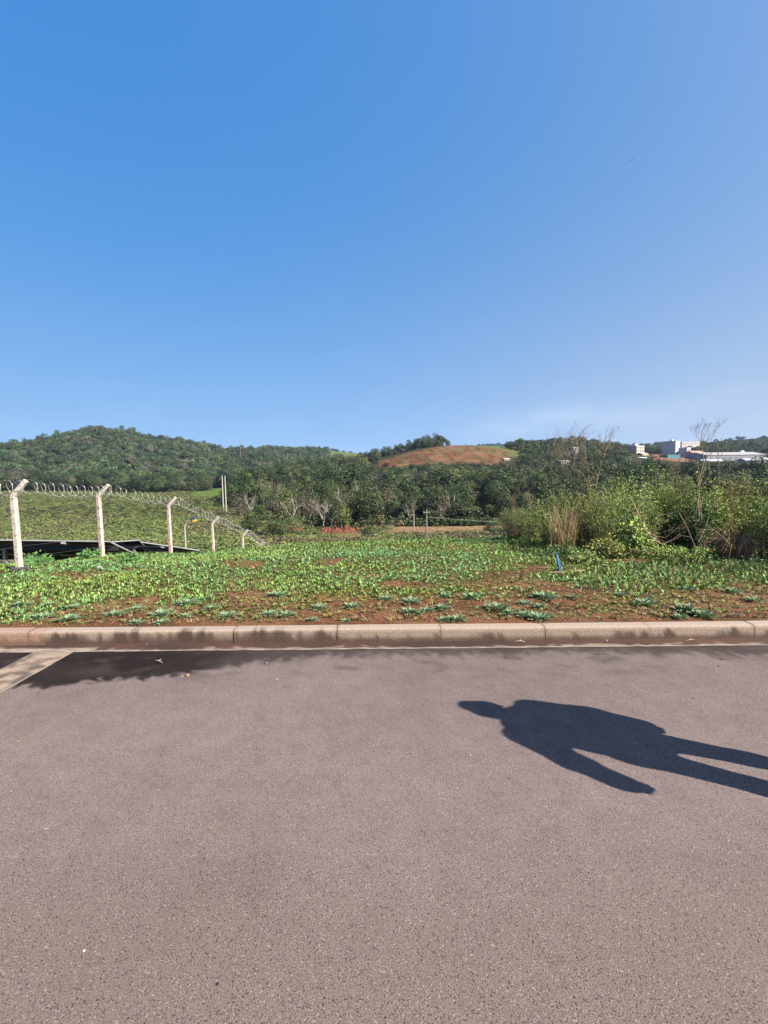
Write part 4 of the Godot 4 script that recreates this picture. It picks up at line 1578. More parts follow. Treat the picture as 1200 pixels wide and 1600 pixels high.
func heap(sd: int, w: float, h: float) -> MB:
	var n := FastNoiseLite.new()
	n.seed = sd
	n.frequency = 0.55
	n.fractal_octaves = 5
	var hh := func(x: float, z: float) -> float:
		var r := Vector2(x / w, z / 1.7).length()
		var k := n.get_noise_2d(x, z)
		return h * pow(maxf(0.0, 1.0 - r + 0.35 * k), 0.8) * (0.75 + 0.8 * n.get_noise_2d(x * 2.5 + 40.0, z * 2.5)) - 0.25
	var cc := func(x: float, z: float) -> Color:
		return Color(0.09, 0.026, 0.014).lerp(Color(0.13, 0.045, 0.024), clampf(0.5 + 1.4 * n.get_noise_2d(x * 3.0, z * 3.0 + 9.0), 0, 1))
	return sheet(spread(-w * 1.3, w * 1.3, 0.2), spread(-2.2, 2.2, 0.2), hh, cc)


func make_mounds() -> void:
	var m := StandardMaterial3D.new()
	m.vertex_color_use_as_albedo = true
	m.roughness = 1.0
	m.normal_enabled = true
	m.normal_texture = normal_tex(95, 0.05, FastNoiseLite.TYPE_SIMPLEX, 10.0, 512, 4)
	m.uv1_triplanar = true
	m.uv1_world_triplanar = true
	m.uv1_scale = Vector3(0.4, 0.4, 0.4)
	var q := [[430, 834, 116, 2.2, 1.6, "leftmost heap of red earth at the foot of the valley slope"], [445, 833, 118, 1.9, 1.5, "second heap of red earth from the left, touching the first"], [459, 832, 117, 2.0, 1.9, "third heap of red earth from the left, tall and rough"], [508, 832, 118, 2.3, 1.6, "low heap of red earth starting the middle row"], [523, 831, 118, 2.6, 1.9, "broad heap of red earth in the middle row"], [541, 831, 119, 2.4, 2.0, "highest heap of red earth right of the broad one"], [556, 827, 121, 1.6, 1.3, "small heap of red earth behind the middle row's right end"], [573, 826, 122, 2.0, 1.4, "rightmost heap of red earth, left of the bare field"]]
	for i in q.size():
		var p := at(q[i][0], q[i][1], q[i][2])
		var o := obj("earth_mound", heap(400 + i, q[i][3], q[i][4]).mesh(), m)
		o.position = Vector3(p.x, land(p.x, -p.z) + 0.35, p.z)
		tag(o, q[i][5], "earth mound", "red earth heaps in the valley")


# ---------------------------------------------------------------- plants on the lot
func tuft(sd: int, blades: int, l0: float, l1: float, w: float, leanout: float, cols: Array) -> ArrayMesh:
	var r := RandomNumberGenerator.new()
	r.seed = sd
	var mb := MB.new()
	for i in blades:
		var t := r.randf() * TAU
		var out := Vector3(cos(t), 0, sin(t))
		var s := out.cross(Vector3.UP)
		var c: Color = cols[r.randi() % cols.size()]
		var f := r.randf_range(0.75, 1.25)
		c = Color(c.r * f, c.g * f, c.b * f)
		mb.blade(out * r.randf() * 0.025, out * r.randf_range(0.3, 1.0) * leanout, s, r.randf_range(l0, l1), w * r.randf_range(0.7, 1.2), Color(c.r * 0.9, c.g * 0.9, c.b * 0.85), c)
	return mb.mesh()


func make_lot_plants() -> void:
	var glossy := veg.duplicate()
	glossy.roughness = 0.42
	glossy.metallic_specular = 0.5
	var green := [Color(0.18, 0.315, 0.085), Color(0.14, 0.26, 0.07), Color(0.245, 0.365, 0.14)]
	var kinds := []
	for i in 3:
		kinds.append(tuft(500 + i, 16, 0.022, 0.062, 0.0105, 1.0, green))
	kinds.append(tuft(504, 16, 0.03, 0.06, 0.007, 1.0, [Color(0.2, 0.22, 0.06), Color(0.16, 0.19, 0.06)]))
	kinds.append(tuft(505, 14, 0.03, 0.075, 0.006, 1.7, [Color(0.26, 0.19, 0.1), Color(0.2, 0.14, 0.075)]))
	kinds.append(tuft(506, 13, 0.05, 0.125, 0.008, 0.9, [Color(0.1, 0.17, 0.04), Color(0.13, 0.18, 0.05)]))
	var pl := [[], [], [], [], [], []]
	var ti := [[], [], [], [], [], []]
	var z := 4.42
	while z < 13.0:
		var step := 0.05 + 0.0042 * (z - 4.4)
		var x := -0.98 * z - 0.5
		while x < 0.98 * z + 0.5:
			var qx := x + rng.randf_range(-0.05, 0.05)
			var qz := z + rng.randf_range(-0.04, 0.04)
			x += step
			var c := cover(qx, qz)
			var g := rng.randf()
			var y := land(qx, qz) - 0.004
			if qx < -6.5 and qz > 8.2:
				if rng.randf() < 0.6:
					continue
			var hue := n_mid.get_noise_2d(qx * 0.7 - 60.0, qz * 0.9)
			var tint := Color(1, 1, 1).lerp(Color(1.2, 1.03, 0.8), clampf(hue * 1.6 + 0.12, 0, 1)).lerp(Color(0.8, 0.96, 1.2), clampf(-hue * 1.6, 0, 0.8))
			var s := 0.5 + 0.75 * pow(rng.randf(), 1.5)
			var b := Basis(Vector3.UP, rng.randf() * TAU)
			if g < c * 0.8:
				var k := rng.randi() % 3
				if qx > 2.5 and qz > 5.2 and rng.randf() < 0.3:
					k = 5
				elif qz > 9.5 and rng.randf() < 0.22:
					k = 5
				pl[k].append(Transform3D(b.scaled(Vector3(s, s, s)), Vector3(qx, y, -qz)))
				ti[k].append(tint)
			else:
				var m := n_mid.get_noise_2d(qx * 0.9 - 20.0, qz * 1.8)
				var v := rng.randf()
				if v < 0.3 + 0.5 * m + 0.15 * smoothstep(-1.0, -4.0, qx):
					pl[3].append(Transform3D(b.scaled(Vector3(s, s * 0.8, s)), Vector3(qx, y, -qz)))
					ti[3].append(tint)
				elif v > 0.66:
					pl[4].append(Transform3D(b.scaled(Vector3(s, s * 0.6, s)), Vector3(qx, y, -qz)))
					ti[4].append(Color(1, 1, 1))
		z += step
	var words := ["broad-bladed green grass growing over the lot", "lighter broad-bladed grass mixed over the lot", "bright grass tufts mixed over the lot", "thin yellow-green turf on the bare soil behind the kerb", "dry straw-coloured grass lying on the red soil", "taller thin grass at the back and right of the lot"]
	for k in 6:
		stuff("grass", kinds[k], glossy if k < 3 else veg, pl[k], ti[k], words[k], "grass")
	# small clods of red earth
	var cl := lump(600, Vector3(0.02, 0.014, 0.018), Color(0.13, 0.058, 0.033), Color(0.09, 0.042, 0.026), 7, 4).mesh()
	var cp := []
	var ct := []
	for i in 5200:
		var qz := 4.36 + 2.2 * pow(rng.randf(), 1.3)
		var qx := rng.randf_range(-1.0, 1.0) * qz
		if cover(qx, qz) > 0.5:
			continue
		var s := 0.22 + 0.9 * pow(rng.randf(), 4.0)
		cp.append(Transform3D(Basis(Vector3.UP, rng.randf() * TAU).scaled(Vector3(s, s, s)), Vector3(qx, land(qx, qz), -qz)))
		ct.append(Color(1, 1, 1) * rng.randf_range(0.8, 1.3))
	stuff("soil_clods", cl, paint, cp, ct, "crumbs and clods of red earth scattered behind the kerb", "soil")

	# leafy rosettes that stand apart on the bare strip
	var spots := [[67, 962, 1.0], [105, 965, 1.1], [113, 947, .8], [77, 942, .8], [33, 943, 1.0], [180, 957, .9], [213, 948, .8], [213, 974, .7], [253, 958, 1.2], [295, 940, 1.1], [290, 960, .7], [330, 947, .7], [357, 960, .9], [253, 974, .7], [432, 928, 1.1], [422, 957, .8], [447, 959, .9], [500, 947, .9], [550, 946, .9], [488, 965, .6], [605, 933, .8], [643, 938, 1.1], [645, 954, 1.1], [667, 950, .7], [690, 948, .9], [697, 928, .8], [738, 930, 1.1], [777, 948, 1.2], [797, 955, .8], [713, 970, .9], [693, 972, .6], [540, 974, .5], [850, 931, 1.3], [820, 940, .8], [843, 946, .8], [820, 958, .8], [842, 968, 1.1], [893, 930, .7], [970, 928, .8], [1007, 940, 1.1], [1077, 952, 1.4], [1098, 960, 1.1], [1073, 918, .9], [1145, 922, 1.0], [1063, 968, .7], [1180, 935, .9]]
	var protos := []
	for i in 3:
		var r := RandomNumberGenerator.new()
		r.seed = 700 + i
		var o := Node3D.new()
		var mb := MB.new()
		for k in 85:
			var t := r.randf() * TAU
			var out := Vector3(cos(t), 0, sin(t))
			var el := r.randf_range(0.05, 1.05)
			var d := (out * cos(el) + Vector3.UP * sin(el)).normalized()
			var c := Color(0.1, 0.165, 0.08).lerp(Color(0.165, 0.23, 0.135), r.randf())
			mb.leaf(out * r.randf() * 0.09 + Vector3(0, 0.004 + r.randf() * 0.02, 0), d, (Vector3.UP + out * -0.3).normalized(), r.randf_range(0.04, 0.07), r.randf_range(0.02, 0.032), c)
		protos.append(mb.mesh())
	# which kerb stone each stands behind, and how close to it, tells them apart
	var by_stone := {}
	for i in spots.size():
		var p := on_land(spots[i][0], spots[i][1] + 5.0)
		var k := int(floor((p.x + 3.47) / 0.99)) + 1
		if not by_stone.has(k):
			by_stone[k] = []
		by_stone[k].append([-p.z, p, spots[i][2], i])
	var ord := ["half-hidden", "first", "second", "third", "fourth", "fifth", "sixth", "seventh", "eighth", "ninth"]
	var near := ["nearest the kerb", "second from the kerb", "third from the kerb", "fourth from the kerb", "fifth from the kerb", "sixth from the kerb", "seventh from the kerb", "eighth from the kerb", "ninth from the kerb", "tenth from the kerb"]
	for k in by_stone:
		var row: Array = by_stone[k]
		row.sort_custom(func(a, b): return a[0] < b[0])
		for j in row.size():
			var i: int = row[j][3]
			var size := "large" if spots[i][2] > 1.05 else ("small" if spots[i][2] < 0.85 else "pale")
			var where := ("behind the %s full kerb stone from the left" % ord[k]) if k >= 1 else "behind the cut-off kerb stone at the left edge"
			var o := obj("weed_rosette", protos[i % 3], veg)
			var s: float = spots[i][2] * 1.0
			o.position = row[j][1]
			o.rotation.y = i * 1.7
			o.scale = Vector3(s, s * 0.85, s)
			tag(o, "%s leafy weed %s, %s" % [size, where, near[mini(j, 9)]], "weed", "leafy weeds behind the kerb")

	# leafy weeds by the fence foot
	var lw := [[12, 858, .34, "leafy weed left of the nearest fence post, before the solar panels"], [55, 886, .3, "round leafy weed at the foot of the nearest fence post"], [85, 868, .3, "leafy weed just right of the nearest fence post, below the panel legs"], [104, 866, .26, "leafy weed midway between the two nearest fence posts, left one"], [124, 868, .28, "leafy weed midway between the two nearest fence posts, right one"], [141, 873, .24, "leafy weed left against the second fence post"], [172, 862, .34, "leafy weed right of the second fence post, before bare soil"], [205, 878, .2, "low weed in front of the bare soil right of the second post"]]
	for i in lw.size():
		var p := on_land(lw[i][0], lw[i][1])
		var mb := shrub_leaves(720 + i, lw[i][2] * 0.75, lw[i][2] * 0.9, 14, 420, 0.055, 0.03, [Color(0.05, 0.11, 0.035), Color(0.075, 0.15, 0.05)], false)
		var o := obj("leafy_weed", mb[1].mesh(), veg)
		o.position = p
		tag(o, lw[i][3], "weed", "leafy weeds by the fence")


# stems and leaves of one shrub
func shrub_leaves(sd: int, h: float, r: float, stems: int, leaves: int, ll: float, lw: float, cols: Array, feather: bool, stemcol: Color = Color(0.11, 0.085, 0.05)) -> Array:
	var q := RandomNumberGenerator.new()
	q.seed = sd
	var st := MB.new()
	var lf := MB.new()
	var per := int(leaves / float(stems))
	for i in stems:
		var t := q.randf() * TAU
		var out := Vector3(cos(t), 0, sin(t))
		var reach := r * sqrt(q.randf())
		var hh := h * (1.0 - 0.5 * pow(reach / r, 2.0)) * q.randf_range(0.75, 1.08)
		var p0 := out * reach * 0.3
		var p2 := out * reach + Vector3(0, hh, 0)
		var p1 := (p0 + p2) * 0.5 - out * reach * 0.15 + Vector3(q.randfn(), 0, q.randfn()) * 0.04
		st.tube([p0 - Vector3(0, 0.05, 0), p1, p2], [0.008, 0.006, 0.0025], 4, stemcol, stemcol)
		var c0: Color = cols[q.randi() % cols.size()]
		for k in per:
			var f := pow(q.randf(), 0.5)
			var p := p0.lerp(p1, f * 2.0) if f < 0.5 else p1.lerp(p2, f * 2.0 - 1.0)
			var d := (Vector3(q.randfn(), q.randfn() * 0.6 + 0.25, q.randfn())).normalized()
			if feather:
				d = (d * 0.65 + Vector3.UP * 0.75 + out * 0.2).normalized()
			p += d * q.randf() * 0.05 + Vector3(q.randfn(), q.randfn() * 0.5, q.randfn()) * h * 0.045
			if p.y < 0.01:
				p.y = 0.01
			var v := q.randf_range(0.95, 1.7)
			var c: Color = c0.lerp(cols[q.randi() % cols.size()], 0.5)
			lf.leaf(p, d, Vector3(q.randfn() + 0.5, 0.9, q.randfn() + 0.7).normalized(), ll * q.randf_range(0.6, 1.3), lw * q.randf_range(0.7, 1.2), Color(c.r * v, c.g * v, c.b * v))
	return [st, lf]


func bare_sapling(label: String, sd: int, base: Vector3, pts: Array, rad: float, tips: int, depth: int, tl: float, spread_: float, col: Color, leafcol: Variant) -> void:
	var r := RandomNumberGenerator.new()
	r.seed = sd
	var o := thing("bare_sapling", label, "sapling", base)
	var mb := MB.new()
	var rr := []
	for i in pts.size():
		rr.append(rad * 0.72 * (1.0 - 0.55 * i / (pts.size() - 1.0)))
	mb.tube(pts, rr, 6, col, col)
	obj("stem", mb.mesh(), bark, o)
	var tw := MB.new()
	var n := pts.size()
	for k in int(tips * 1.6):
		var f := lerpf(0.4, 1.0, (k + r.randf() * 0.5) / (tips * 1.6))
		var s := f * (n - 1)
		var i := mini(int(s), n - 2)
		var p: Vector3 = pts[i].lerp(pts[i + 1], s - i)
		var d: Vector3 = (pts[i + 1] - pts[i]).normalized()
		d = (d + Vector3(r.randfn(), 0.15, r.randfn()) * spread_).normalized()
		twigs(tw, r, p, d, tl * 0.8 * r.randf_range(0.7, 1.2), rad * 0.42, depth, col, 0.3)
	obj("twigs", tw.mesh(), bark, o)
	if leafcol != null:
		var lf := MB.new()
		for k in 40:
			var p: Vector3 = tw.v[r.randi() % tw.v.size()]
			var d := Vector3(r.randfn(), r.randfn(), r.randfn()).normalized()
			var c: Color = leafcol
			lf.leaf(p, d, Vector3.UP, 0.045, 0.022, c * r.randf_range(0.7, 1.3))
		obj("leaves", lf.mesh(), veg, o)


func make_thicket() -> void:
	var g1 := [Color(0.115, 0.156, 0.044), Color(0.155, 0.200, 0.061), Color(0.095, 0.131, 0.039)]
	var g2 := [Color(0.176, 0.244, 0.061), Color(0.135, 0.194, 0.050), Color(0.216, 0.263, 0.083)]
	var g3 := [Color(0.121, 0.144, 0.061), Color(0.162, 0.169, 0.083)]
	var g4 := [Color(0.041, 0.075, 0.022), Color(0.061, 0.106, 0.031)]
	var yg := [Color(0.19, 0.2, 0.055), Color(0.16, 0.17, 0.05)]
	var ol := [Color(0.223, 0.188, 0.077), Color(0.176, 0.163, 0.061)]
	# px of the foot, py of the foot, height, radius, stems, leaves, leaf length, width, colours, feathery, label
	var list := [
		[806, 843, .85, .6, 70, 2600, .07, .011, g3, true, "feathery grey-green dome of grass at the left end of the thicket"],
		[834, 845, 1.0, .42, 34, 1500, .045, .02, g1, false, "small dark leafy shrub right of the feathery grass dome"],
		[856, 850, 1.12, .42, 36, 2200, .045, .018, g1, false, "upright leafy shrub left of the tan dry grass clump"],
		[910, 857, 1.1, .4, 40, 1800, .055, .018, ol, true, "olive shrub right of the tan dry grass clump"],
		[936, 858, 1.25, .46, 46, 2200, .065, .015, g1, true, "feathery green shrub under the middle bare saplings"],
		[965, 852, 1.3, .5, 46, 2300, .065, .015, g2, true, "bright feathery shrub between saplings and the broad-leaved plant"],
		[990, 866, .66, .3, 22, 600, .085, .05, g2, false, "broad-leaved bright green plant at the front of the thicket"],
		[1003, 852, 1.25, .42, 46, 2200, .06, .02, g2, false, "tall light green shrub behind the broad-leaved plant"],
		[1040, 846, 1.3, .5, 60, 2500, .065, .016, g2, true, "tall light green bush behind the fallen branches"],
		[1072, 850, 1.15, .4, 46, 2200, .06, .02, g1, false, "green bush left of the forked sapling"],
		[1098, 860, 1.0, .26, 30, 2200, .06, .032, g4, false, "dark creeper-covered shrub around the forked sapling's foot"],
		[1122, 858, 1.2, .4, 46, 2200, .06, .02, g2, false, "bright bush right of the forked sapling"],
		[1165, 858, 1.2, .42, 46, 2200, .06, .02, g1, true, "green bush behind the brown drooping grass heap"],
		[1198, 872, 1.15, .42, 50, 2300, .06, .022, g1, false, "leafy shrub at the right edge of the photo"],
		[1250, 880, 1.2, .5, 50, 2500, .055, .016, g2, false, "leafy shrub past the right edge of the photo"],
		[945, 868, .34, .36, 22, 500, .05, .026, yg, false, "low yellow-green creeper at the thicket's foot, left of the broad-leaved plant"],
		[968, 872, .26, .3, 16, 320, .05, .03, yg, false, "sprawling yellowish weed just below the broad-leaved plant"],
		[1030, 872, .26, .3, 16, 330, .06, .022, g2, false, "low green weed in front of the fallen branches"],
		[1082, 880, .28, .34, 20, 420, .05, .02, g2, true, "grassy weed below the dark hollow of the thicket"],
		[880, 868, .2, .3, 14, 300, .05, .03, g4, false, "low dark leafy weed right of the blue rods"],
		[915, 878, .2, .3, 14, 300, .05, .03, g1, false, "low leafy weed between blue rods and yellow-green creeper"],
	]
	for i in list.size():
		var q: Array = list[i]
		var p := on_land(q[0], q[1])
		var o := thing("shrub" if q[2] > 0.4 else "low_weed", q[10], "shrub" if q[2] > 0.4 else "weed", p)
		var m := shrub_leaves(800 + i, q[2], q[3], q[4], q[5], q[6], q[7], q[8], q[9])
		obj("stems", m[0].mesh(), bark, o)
		var l := obj("leaves", m[1].mesh(), veg, o)
		l.set_meta("kind", "stuff")
	# back row of the thicket, seen over the front
	var back := [[880, 775, 11.2, "olive shrub of the back row behind the leftmost bare sapling"], [925, 770, 11.0, "shrub of the back row between the bare saplings"], [975, 757, 10.6, "shrub of the back row above the bright feathery shrub"], [1018, 747, 10.0, "tallest shrub of the back row, left of the fallen branches"], [1062, 752, 9.6, "shrub of the back row above the dark hollow"], [1110, 755, 9.3, "shrub of the back row right behind the forked sapling"], [1150, 757, 9.0, "shrub of the back row above the brown grass heap"], [1192, 748, 8.8, "shrub of the back row at the right edge"], [1240, 745, 8.6, "shrub of the back row past the right edge"]]
	for i in back.size():
		var q: Array = back[i]
		var tp := at(q[0], q[1] - 18, q[2])
		var g := land(tp.x, q[2])
		var o := thing("shrub", q[3], "shrub", Vector3(tp.x, g, tp.z))
		var m := shrub_leaves(850 + i, tp.y - g, .5, 50, 1700, .065, .019, [g1, ol, g2, g2, g1, g2, ol, g1, g2][i], i % 2 == 0)
		obj("stems", m[0].mesh(), bark, o)
		var l := obj("leaves", m[1].mesh(), veg, o)
		l.set_meta("kind", "stuff")
	# dry grasses
	var dry := [[880, 862, 0.95, .34, 120, Color(0.3, 0.225, 0.125), 0.6, "tall clump of tan dry grass left of the bare saplings"], [955, 850, .5, .22, 70, Color(0.22, 0.15, 0.08), 0.5, "short tan dry grass beside the yellow-green creeper"], [1148, 874, .62, .34, 260, Color(0.27, 0.175, 0.115), 1.5, "brown heap of drooping dry grass at the right of the thicket"], [1160, 868, .75, .25, 110, Color(0.24, 0.15, 0.085), 1.0, "second brown tuft of bent dry grass behind the drooping heap"], [788, 838, .5, .3, 80, Color(0.2, 0.155, 0.09), 0.5, "thin pale dry stalks at the left tip of the thicket"], [768, 836, .45, .3, 60, Color(0.2, 0.155, 0.09), 0.6, "thin pale dry stalks beside the bare brown field"], [1020, 858, .35, .25, 60, Color(0.16, 0.1, 0.06), 1.2, "flattened brown grass under the fallen branches"], [66, 868, .22, .2, 50, Color(0.25, 0.18, 0.11), 1.0, "pale dead weed stalks right of the nearest fence post"]]
	for i in dry.size():
		var q: Array = dry[i]
		var r := RandomNumberGenerator.new()
		r.seed = 880 + i
		var p := on_land(q[0], q[1])
		var mb := MB.new()
		for k in q[4]:
			var t := r.randf() * TAU
			var out := Vector3(cos(t), 0, sin(t))
			var s := (out.cross(Vector3.UP) + Vector3(r.randfn(), 0, r.randfn()) * 0.3).normalized()
			var c: Color = q[5] * r.randf_range(0.6, 1.45)
			var l: float = q[2] * r.randf_range(0.35, 1.15)
			var p0: Vector3 = out * q[3] * sqrt(r.randf()) * 0.6
			var bend: float = q[6] * r.randf_range(0.3, 1.0)
			mb.tube([p0, p0 + Vector3(0, l * 0.5, 0) + out * l * 0.12 * bend, p0 + Vector3(0, l * (0.9 - 0.25 * bend), 0) + out * l * 0.32 * bend, p0 + Vector3(0, l * (1.0 - 0.55 * bend), 0) + out * l * 0.55 * bend], [0.004, 0.0035, 0.0028, 0.001], 3, c, c * 1.1)
			if k % 2 == 0:
				mb.blade(p0, out * bend * 0.8, s, l * 0.8, 0.012, c, c)
		tag_at(obj("dry_grass", mb.mesh(), veg), p, q[7], "dry grass")
	# bare saplings
	var tanw := Color(0.19, 0.15, 0.105)
	var spec := [
		["slim bare sapling, leftmost of the group above the tan dry grass", 869, 850, [[866, 800], [864, 750], [862, 715], [866, 690]], .011, 9, 2, .3, .55, null],
		["slender second bare sapling with many fine upright twigs", 888, 852, [[886, 800], [880, 750], [876, 720], [872, 698]], .009, 7, 2, .26, .5, null],
		["straight bare sapling, third of the group and one of the tallest", 899, 853, [[899, 800], [898, 750], [897, 715], [901, 686]], .014, 9, 2, .3, .45, null],
		["bare sapling leaning left beside the straight tall one", 906, 853, [[907, 800], [902, 750], [893, 720], [886, 700]], .009, 7, 2, .26, .5, null],
		["forking bare sapling with a few yellow leaves, left stem of the right pair", 922, 854, [[921, 800], [921, 760], [918, 725], [915, 700]], .013, 10, 2, .32, .6, Color(0.2, 0.2, 0.05)],
		["bare sapling spreading right with fine twigs, right stem of the right pair", 928, 854, [[929, 800], [933, 755], [939, 722], [944, 694]], .014, 11, 2, .34, .6, Color(0.2, 0.19, 0.06)],
		["thin brown sapling between the bush and the forked sapling", 1066, 850, [[1064, 800], [1061, 770], [1060, 745], [1058, 722]], .011, 9, 2, .25, .5, null],
		["thin brown leaning sapling left of the thin upright brown one", 1070, 850, [[1066, 810], [1058, 780], [1052, 750], [1046, 730]], .008, 7, 2, .22, .5, null],
		["thin sapling with a yellow-green tip right of the forked sapling", 1122, 858, [[1121, 800], [1121, 760], [1123, 725], [1122, 692]], .007, 8, 1, .22, .5, Color(0.16, 0.18, 0.05)],
		["short grey dead sapling in front of the bare field's right end", 776, 838, [[776, 825], [775, 815], [776, 805], [774, 797]], .007, 6, 1, .2, .6, null],
		["second grey dead sapling rising from the feathery grass dome", 800, 842, [[800, 825], [798, 805], [800, 788], [797, 775]], .008, 8, 2, .22, .6, null],
		["dry twiggy sapling above the small dark leafy shrub", 832, 845, [[832, 815], [830, 795], [827, 775], [824, 760]], .008, 8, 2, .25, .6, null],
	]
	for i in spec.size():
		var q: Array = spec[i]
		var p := on_land(q[1], q[2])
		var pts := [Vector3(0, -0.05, 0)]
		for e in q[3]:
			pts.append(at(e[0], e[1], -p.z) - p + Vector3(0, 0, rng.randf_range(-0.05, 0.05)))
		bare_sapling(q[0], 900 + i, p, pts, q[4], q[5], q[6], q[7], q[8], tanw if i != 6 and i != 7 else Color(0.12, 0.085, 0.06), q[9])
	# the forked sapling that stands against the sky
	var fp := on_land(1096, 862)
	var fz := -fp.z
	var fo := thing("forked_sapling", "tall leafless sapling whose forked top fans out against the sky", "sapling", fp)
	var st := MB.new()
	var pale := Color(0.22, 0.175, 0.12)
	var P := func(x: float, y: float) -> Vector3: return at(x, y, fz) - fp + Vector3(0, 0, sin(x * 0.7 + y) * 0.06)
	st.tube([Vector3(0, -0.05, 0), P.call(1092, 800), P.call(1093, 760), P.call(1097, 722), P.call(1096, 697)], [.012, .0105, .009, .0075, .0055], 6, pale, pale)
	st.tube([Vector3(0.05, -0.05, 0.03), P.call(1098, 800), P.call(1095, 765), P.call(1101, 725), P.call(1102, 700)], [.009, .008, .007, .006, .0045], 6, pale, pale)
	st.tube([Vector3(-0.04, -0.05, -0.03), P.call(1088, 800), P.call(1090, 765), P.call(1090, 735), P.call(1087, 712)], [.007, .0065, .0055, .0045, .003], 5, pale, pale)
	st.tube([P.call(1096, 765), P.call(1106, 742), P.call(1110, 722), P.call(1113, 700)], [.006, .005, .0045, .003], 5, pale, pale)
	obj("stem", st.mesh(), bark, fo)
	var fk := MB.new()
	var tips := [[1081, 668, 1090, 690], [1089, 664, 1093, 682], [1093, 662, 1096, 680], [1100, 664, 1098, 682], [1106, 662, 1101, 684], [1112, 660, 1104, 686], [1118, 672, 1107, 690], [1131, 655, 1113, 678], [1124, 662, 1112, 680]]
	var ftips := []
	for t in tips:
		var e: Vector3 = P.call(t[0], t[1])
		fk.tube([P.call(1097, 700), P.call(t[2], t[3]), P.call((t[0] + t[2]) * 0.5 + 0.6, (t[1] + t[3]) * 0.5), e], [.0045, .0036, .003, .0018], 4, pale, pale)
		var fr := RandomNumberGenerator.new()
		fr.seed = t[0]
		for k in 3:
			var q0: Vector3 = P.call(lerpf(t[2], t[0], 0.2 + 0.25 * k), lerpf(t[3], t[1], 0.2 + 0.25 * k))
			twigs(fk, fr, q0, Vector3(fr.randfn() * 0.6, 1.0, fr.randfn() * 0.6).normalized(), 0.12, 0.0022, 1, pale, 0.4)
		ftips.append(e)
	for t in [[1085, 712, 1094, 728], [1112, 705, 1100, 722], [1120, 700, 1103, 722], [1086, 735, 1093, 752]]:
		fk.tube([P.call(t[2], t[3]), P.call((t[0] + t[2]) * 0.5, (t[1] + t[3]) * 0.5 - 1), P.call(t[0], t[1])], [.006, .004, .0022], 4, pale, pale)
	obj("fork_twigs", fk.mesh(), bark, fo)
	var fl := MB.new()
	for e in ftips:
		for k in 5:
			var d := Vector3(rng.randfn(), rng.randfn() * 0.5, rng.randfn()).normalized()
			fl.leaf(e + d * 0.01 - Vector3(0, rng.randf() * 0.04, 0), d, Vector3.UP, 0.035, 0.018, Color(0.06, 0.065, 0.04))
	for k in 26:
		var q0: Vector3 = P.call(rng.randf_range(1084, 1114), rng.randf_range(700, 790))
		var dd := Vector3(rng.randfn(), rng.randfn(), rng.randfn()).normalized()
		fl.leaf(q0, dd, Vector3.UP, 0.05, 0.026, Color(0.19, 0.2, 0.06))
	obj("leaves", fl.mesh(), veg, fo)
	# fallen and broken branches
	var br := [
		["long pale fallen branch curving down through the thicket's hollow", [[982, 772], [996, 800], [1004, 822], [1016, 838], [1032, 850]], .016, 8],
		["crooked dead branch leaning right over the dark hollow", [[1030, 848], [1022, 836], [1024, 820], [1028, 808]], .011, 6],
		["slanting dead stick in the middle of the dark hollow", [[1060, 800], [1072, 820], [1080, 840], [1088, 858]], .009, 3],
		["thin straight dead stick right of the dark hollow's middle", [[1108, 806], [1102, 825], [1096, 838], [1091, 848]], .007, 2],
		["dead twig arching left from the brown grass heap", [[1104, 822], [1116, 828], [1128, 838], [1140, 850]], .007, 4],
		["pale arched twig in front of the dry grass clump", [[886, 822], [893, 834], [904, 839], [918, 838]], .006, 2],
		["dead crossing branch low in the hollow", [[1006, 828], [1024, 838], [1040, 840], [1056, 826]], .008, 5],
	]
	for i in br.size():
		var q: Array = br[i]
		var r := RandomNumberGenerator.new()
		r.seed = 940 + i
		var zz := [7.55, 7.5, 7.35, 7.3, 7.15, 9.2, 7.45]
		var p0 := at(q[1][0][0], q[1][0][1], zz[i])
		var mb := MB.new()
		var pts := []
		var rad := []
		for k in q[1].size():
			pts.append(at(q[1][k][0], q[1][k][1], zz[i] - 0.05 * k) - p0)
			rad.append(q[2] * (0.42 + 0.2 * k / 4.0))
		mb.tube(pts, rad, 5, Color(0.27, 0.2, 0.14), Color(0.22, 0.16, 0.11))
		for k in q[3]:
			var a: Vector3 = pts[1 + r.randi() % (pts.size() - 1)]
			twigs(mb, r, a, Vector3(r.randfn(), r.randfn() * 0.8 + 0.3, r.randfn() * 0.6).normalized(), r.randf_range(0.14, 0.3), q[2] * 0.38, 2, Color(0.24, 0.18, 0.125), 0.5)
		tag_at(obj("fallen_branch", mb.mesh(), bark), p0, q[0], "branch")
	# rusty seed heads of dock
	for q in [[1134, 802, 768, "rusty seed head rising above the brown heap, left one"], [1163, 815, 780, "rusty seed head rising above the brown heap, right one"], [1146, 806, 785, "short rusty seed head between the two taller ones"]]:
		var z := 7.6
		var lo := at(q[0], q[1] + 40, z)
		var hi := at(q[0], q[2], z)
		var o := thing("dock_plant", q[3], "weed", lo)
		var mb := MB.new()
		var h := hi.y - lo.y
		mb.tube([Vector3(0, -0.3, 0), Vector3(0.01, h * 0.5, 0), Vector3(0, h, 0)], [.005, .004, .002], 4, Color(0.16, 0.08, 0.04), Color(0.16, 0.08, 0.04))
		obj("stalk", mb.mesh(), bark, o)
		var sd := MB.new()
		for k in 130:
			var f := rng.randf_range(0.5, 1.0)
			var d := Vector3(rng.randfn(), rng.randfn() * 0.5 + 0.3, rng.randfn()).normalized()
			sd.leaf(Vector3(0, h * f, 0) + d * 0.045 * (1.3 - f) * 2.0, d, Vector3.UP, 0.02, 0.014, Color(0.17, 0.07, 0.035) * rng.randf_range(0.6, 1.4))
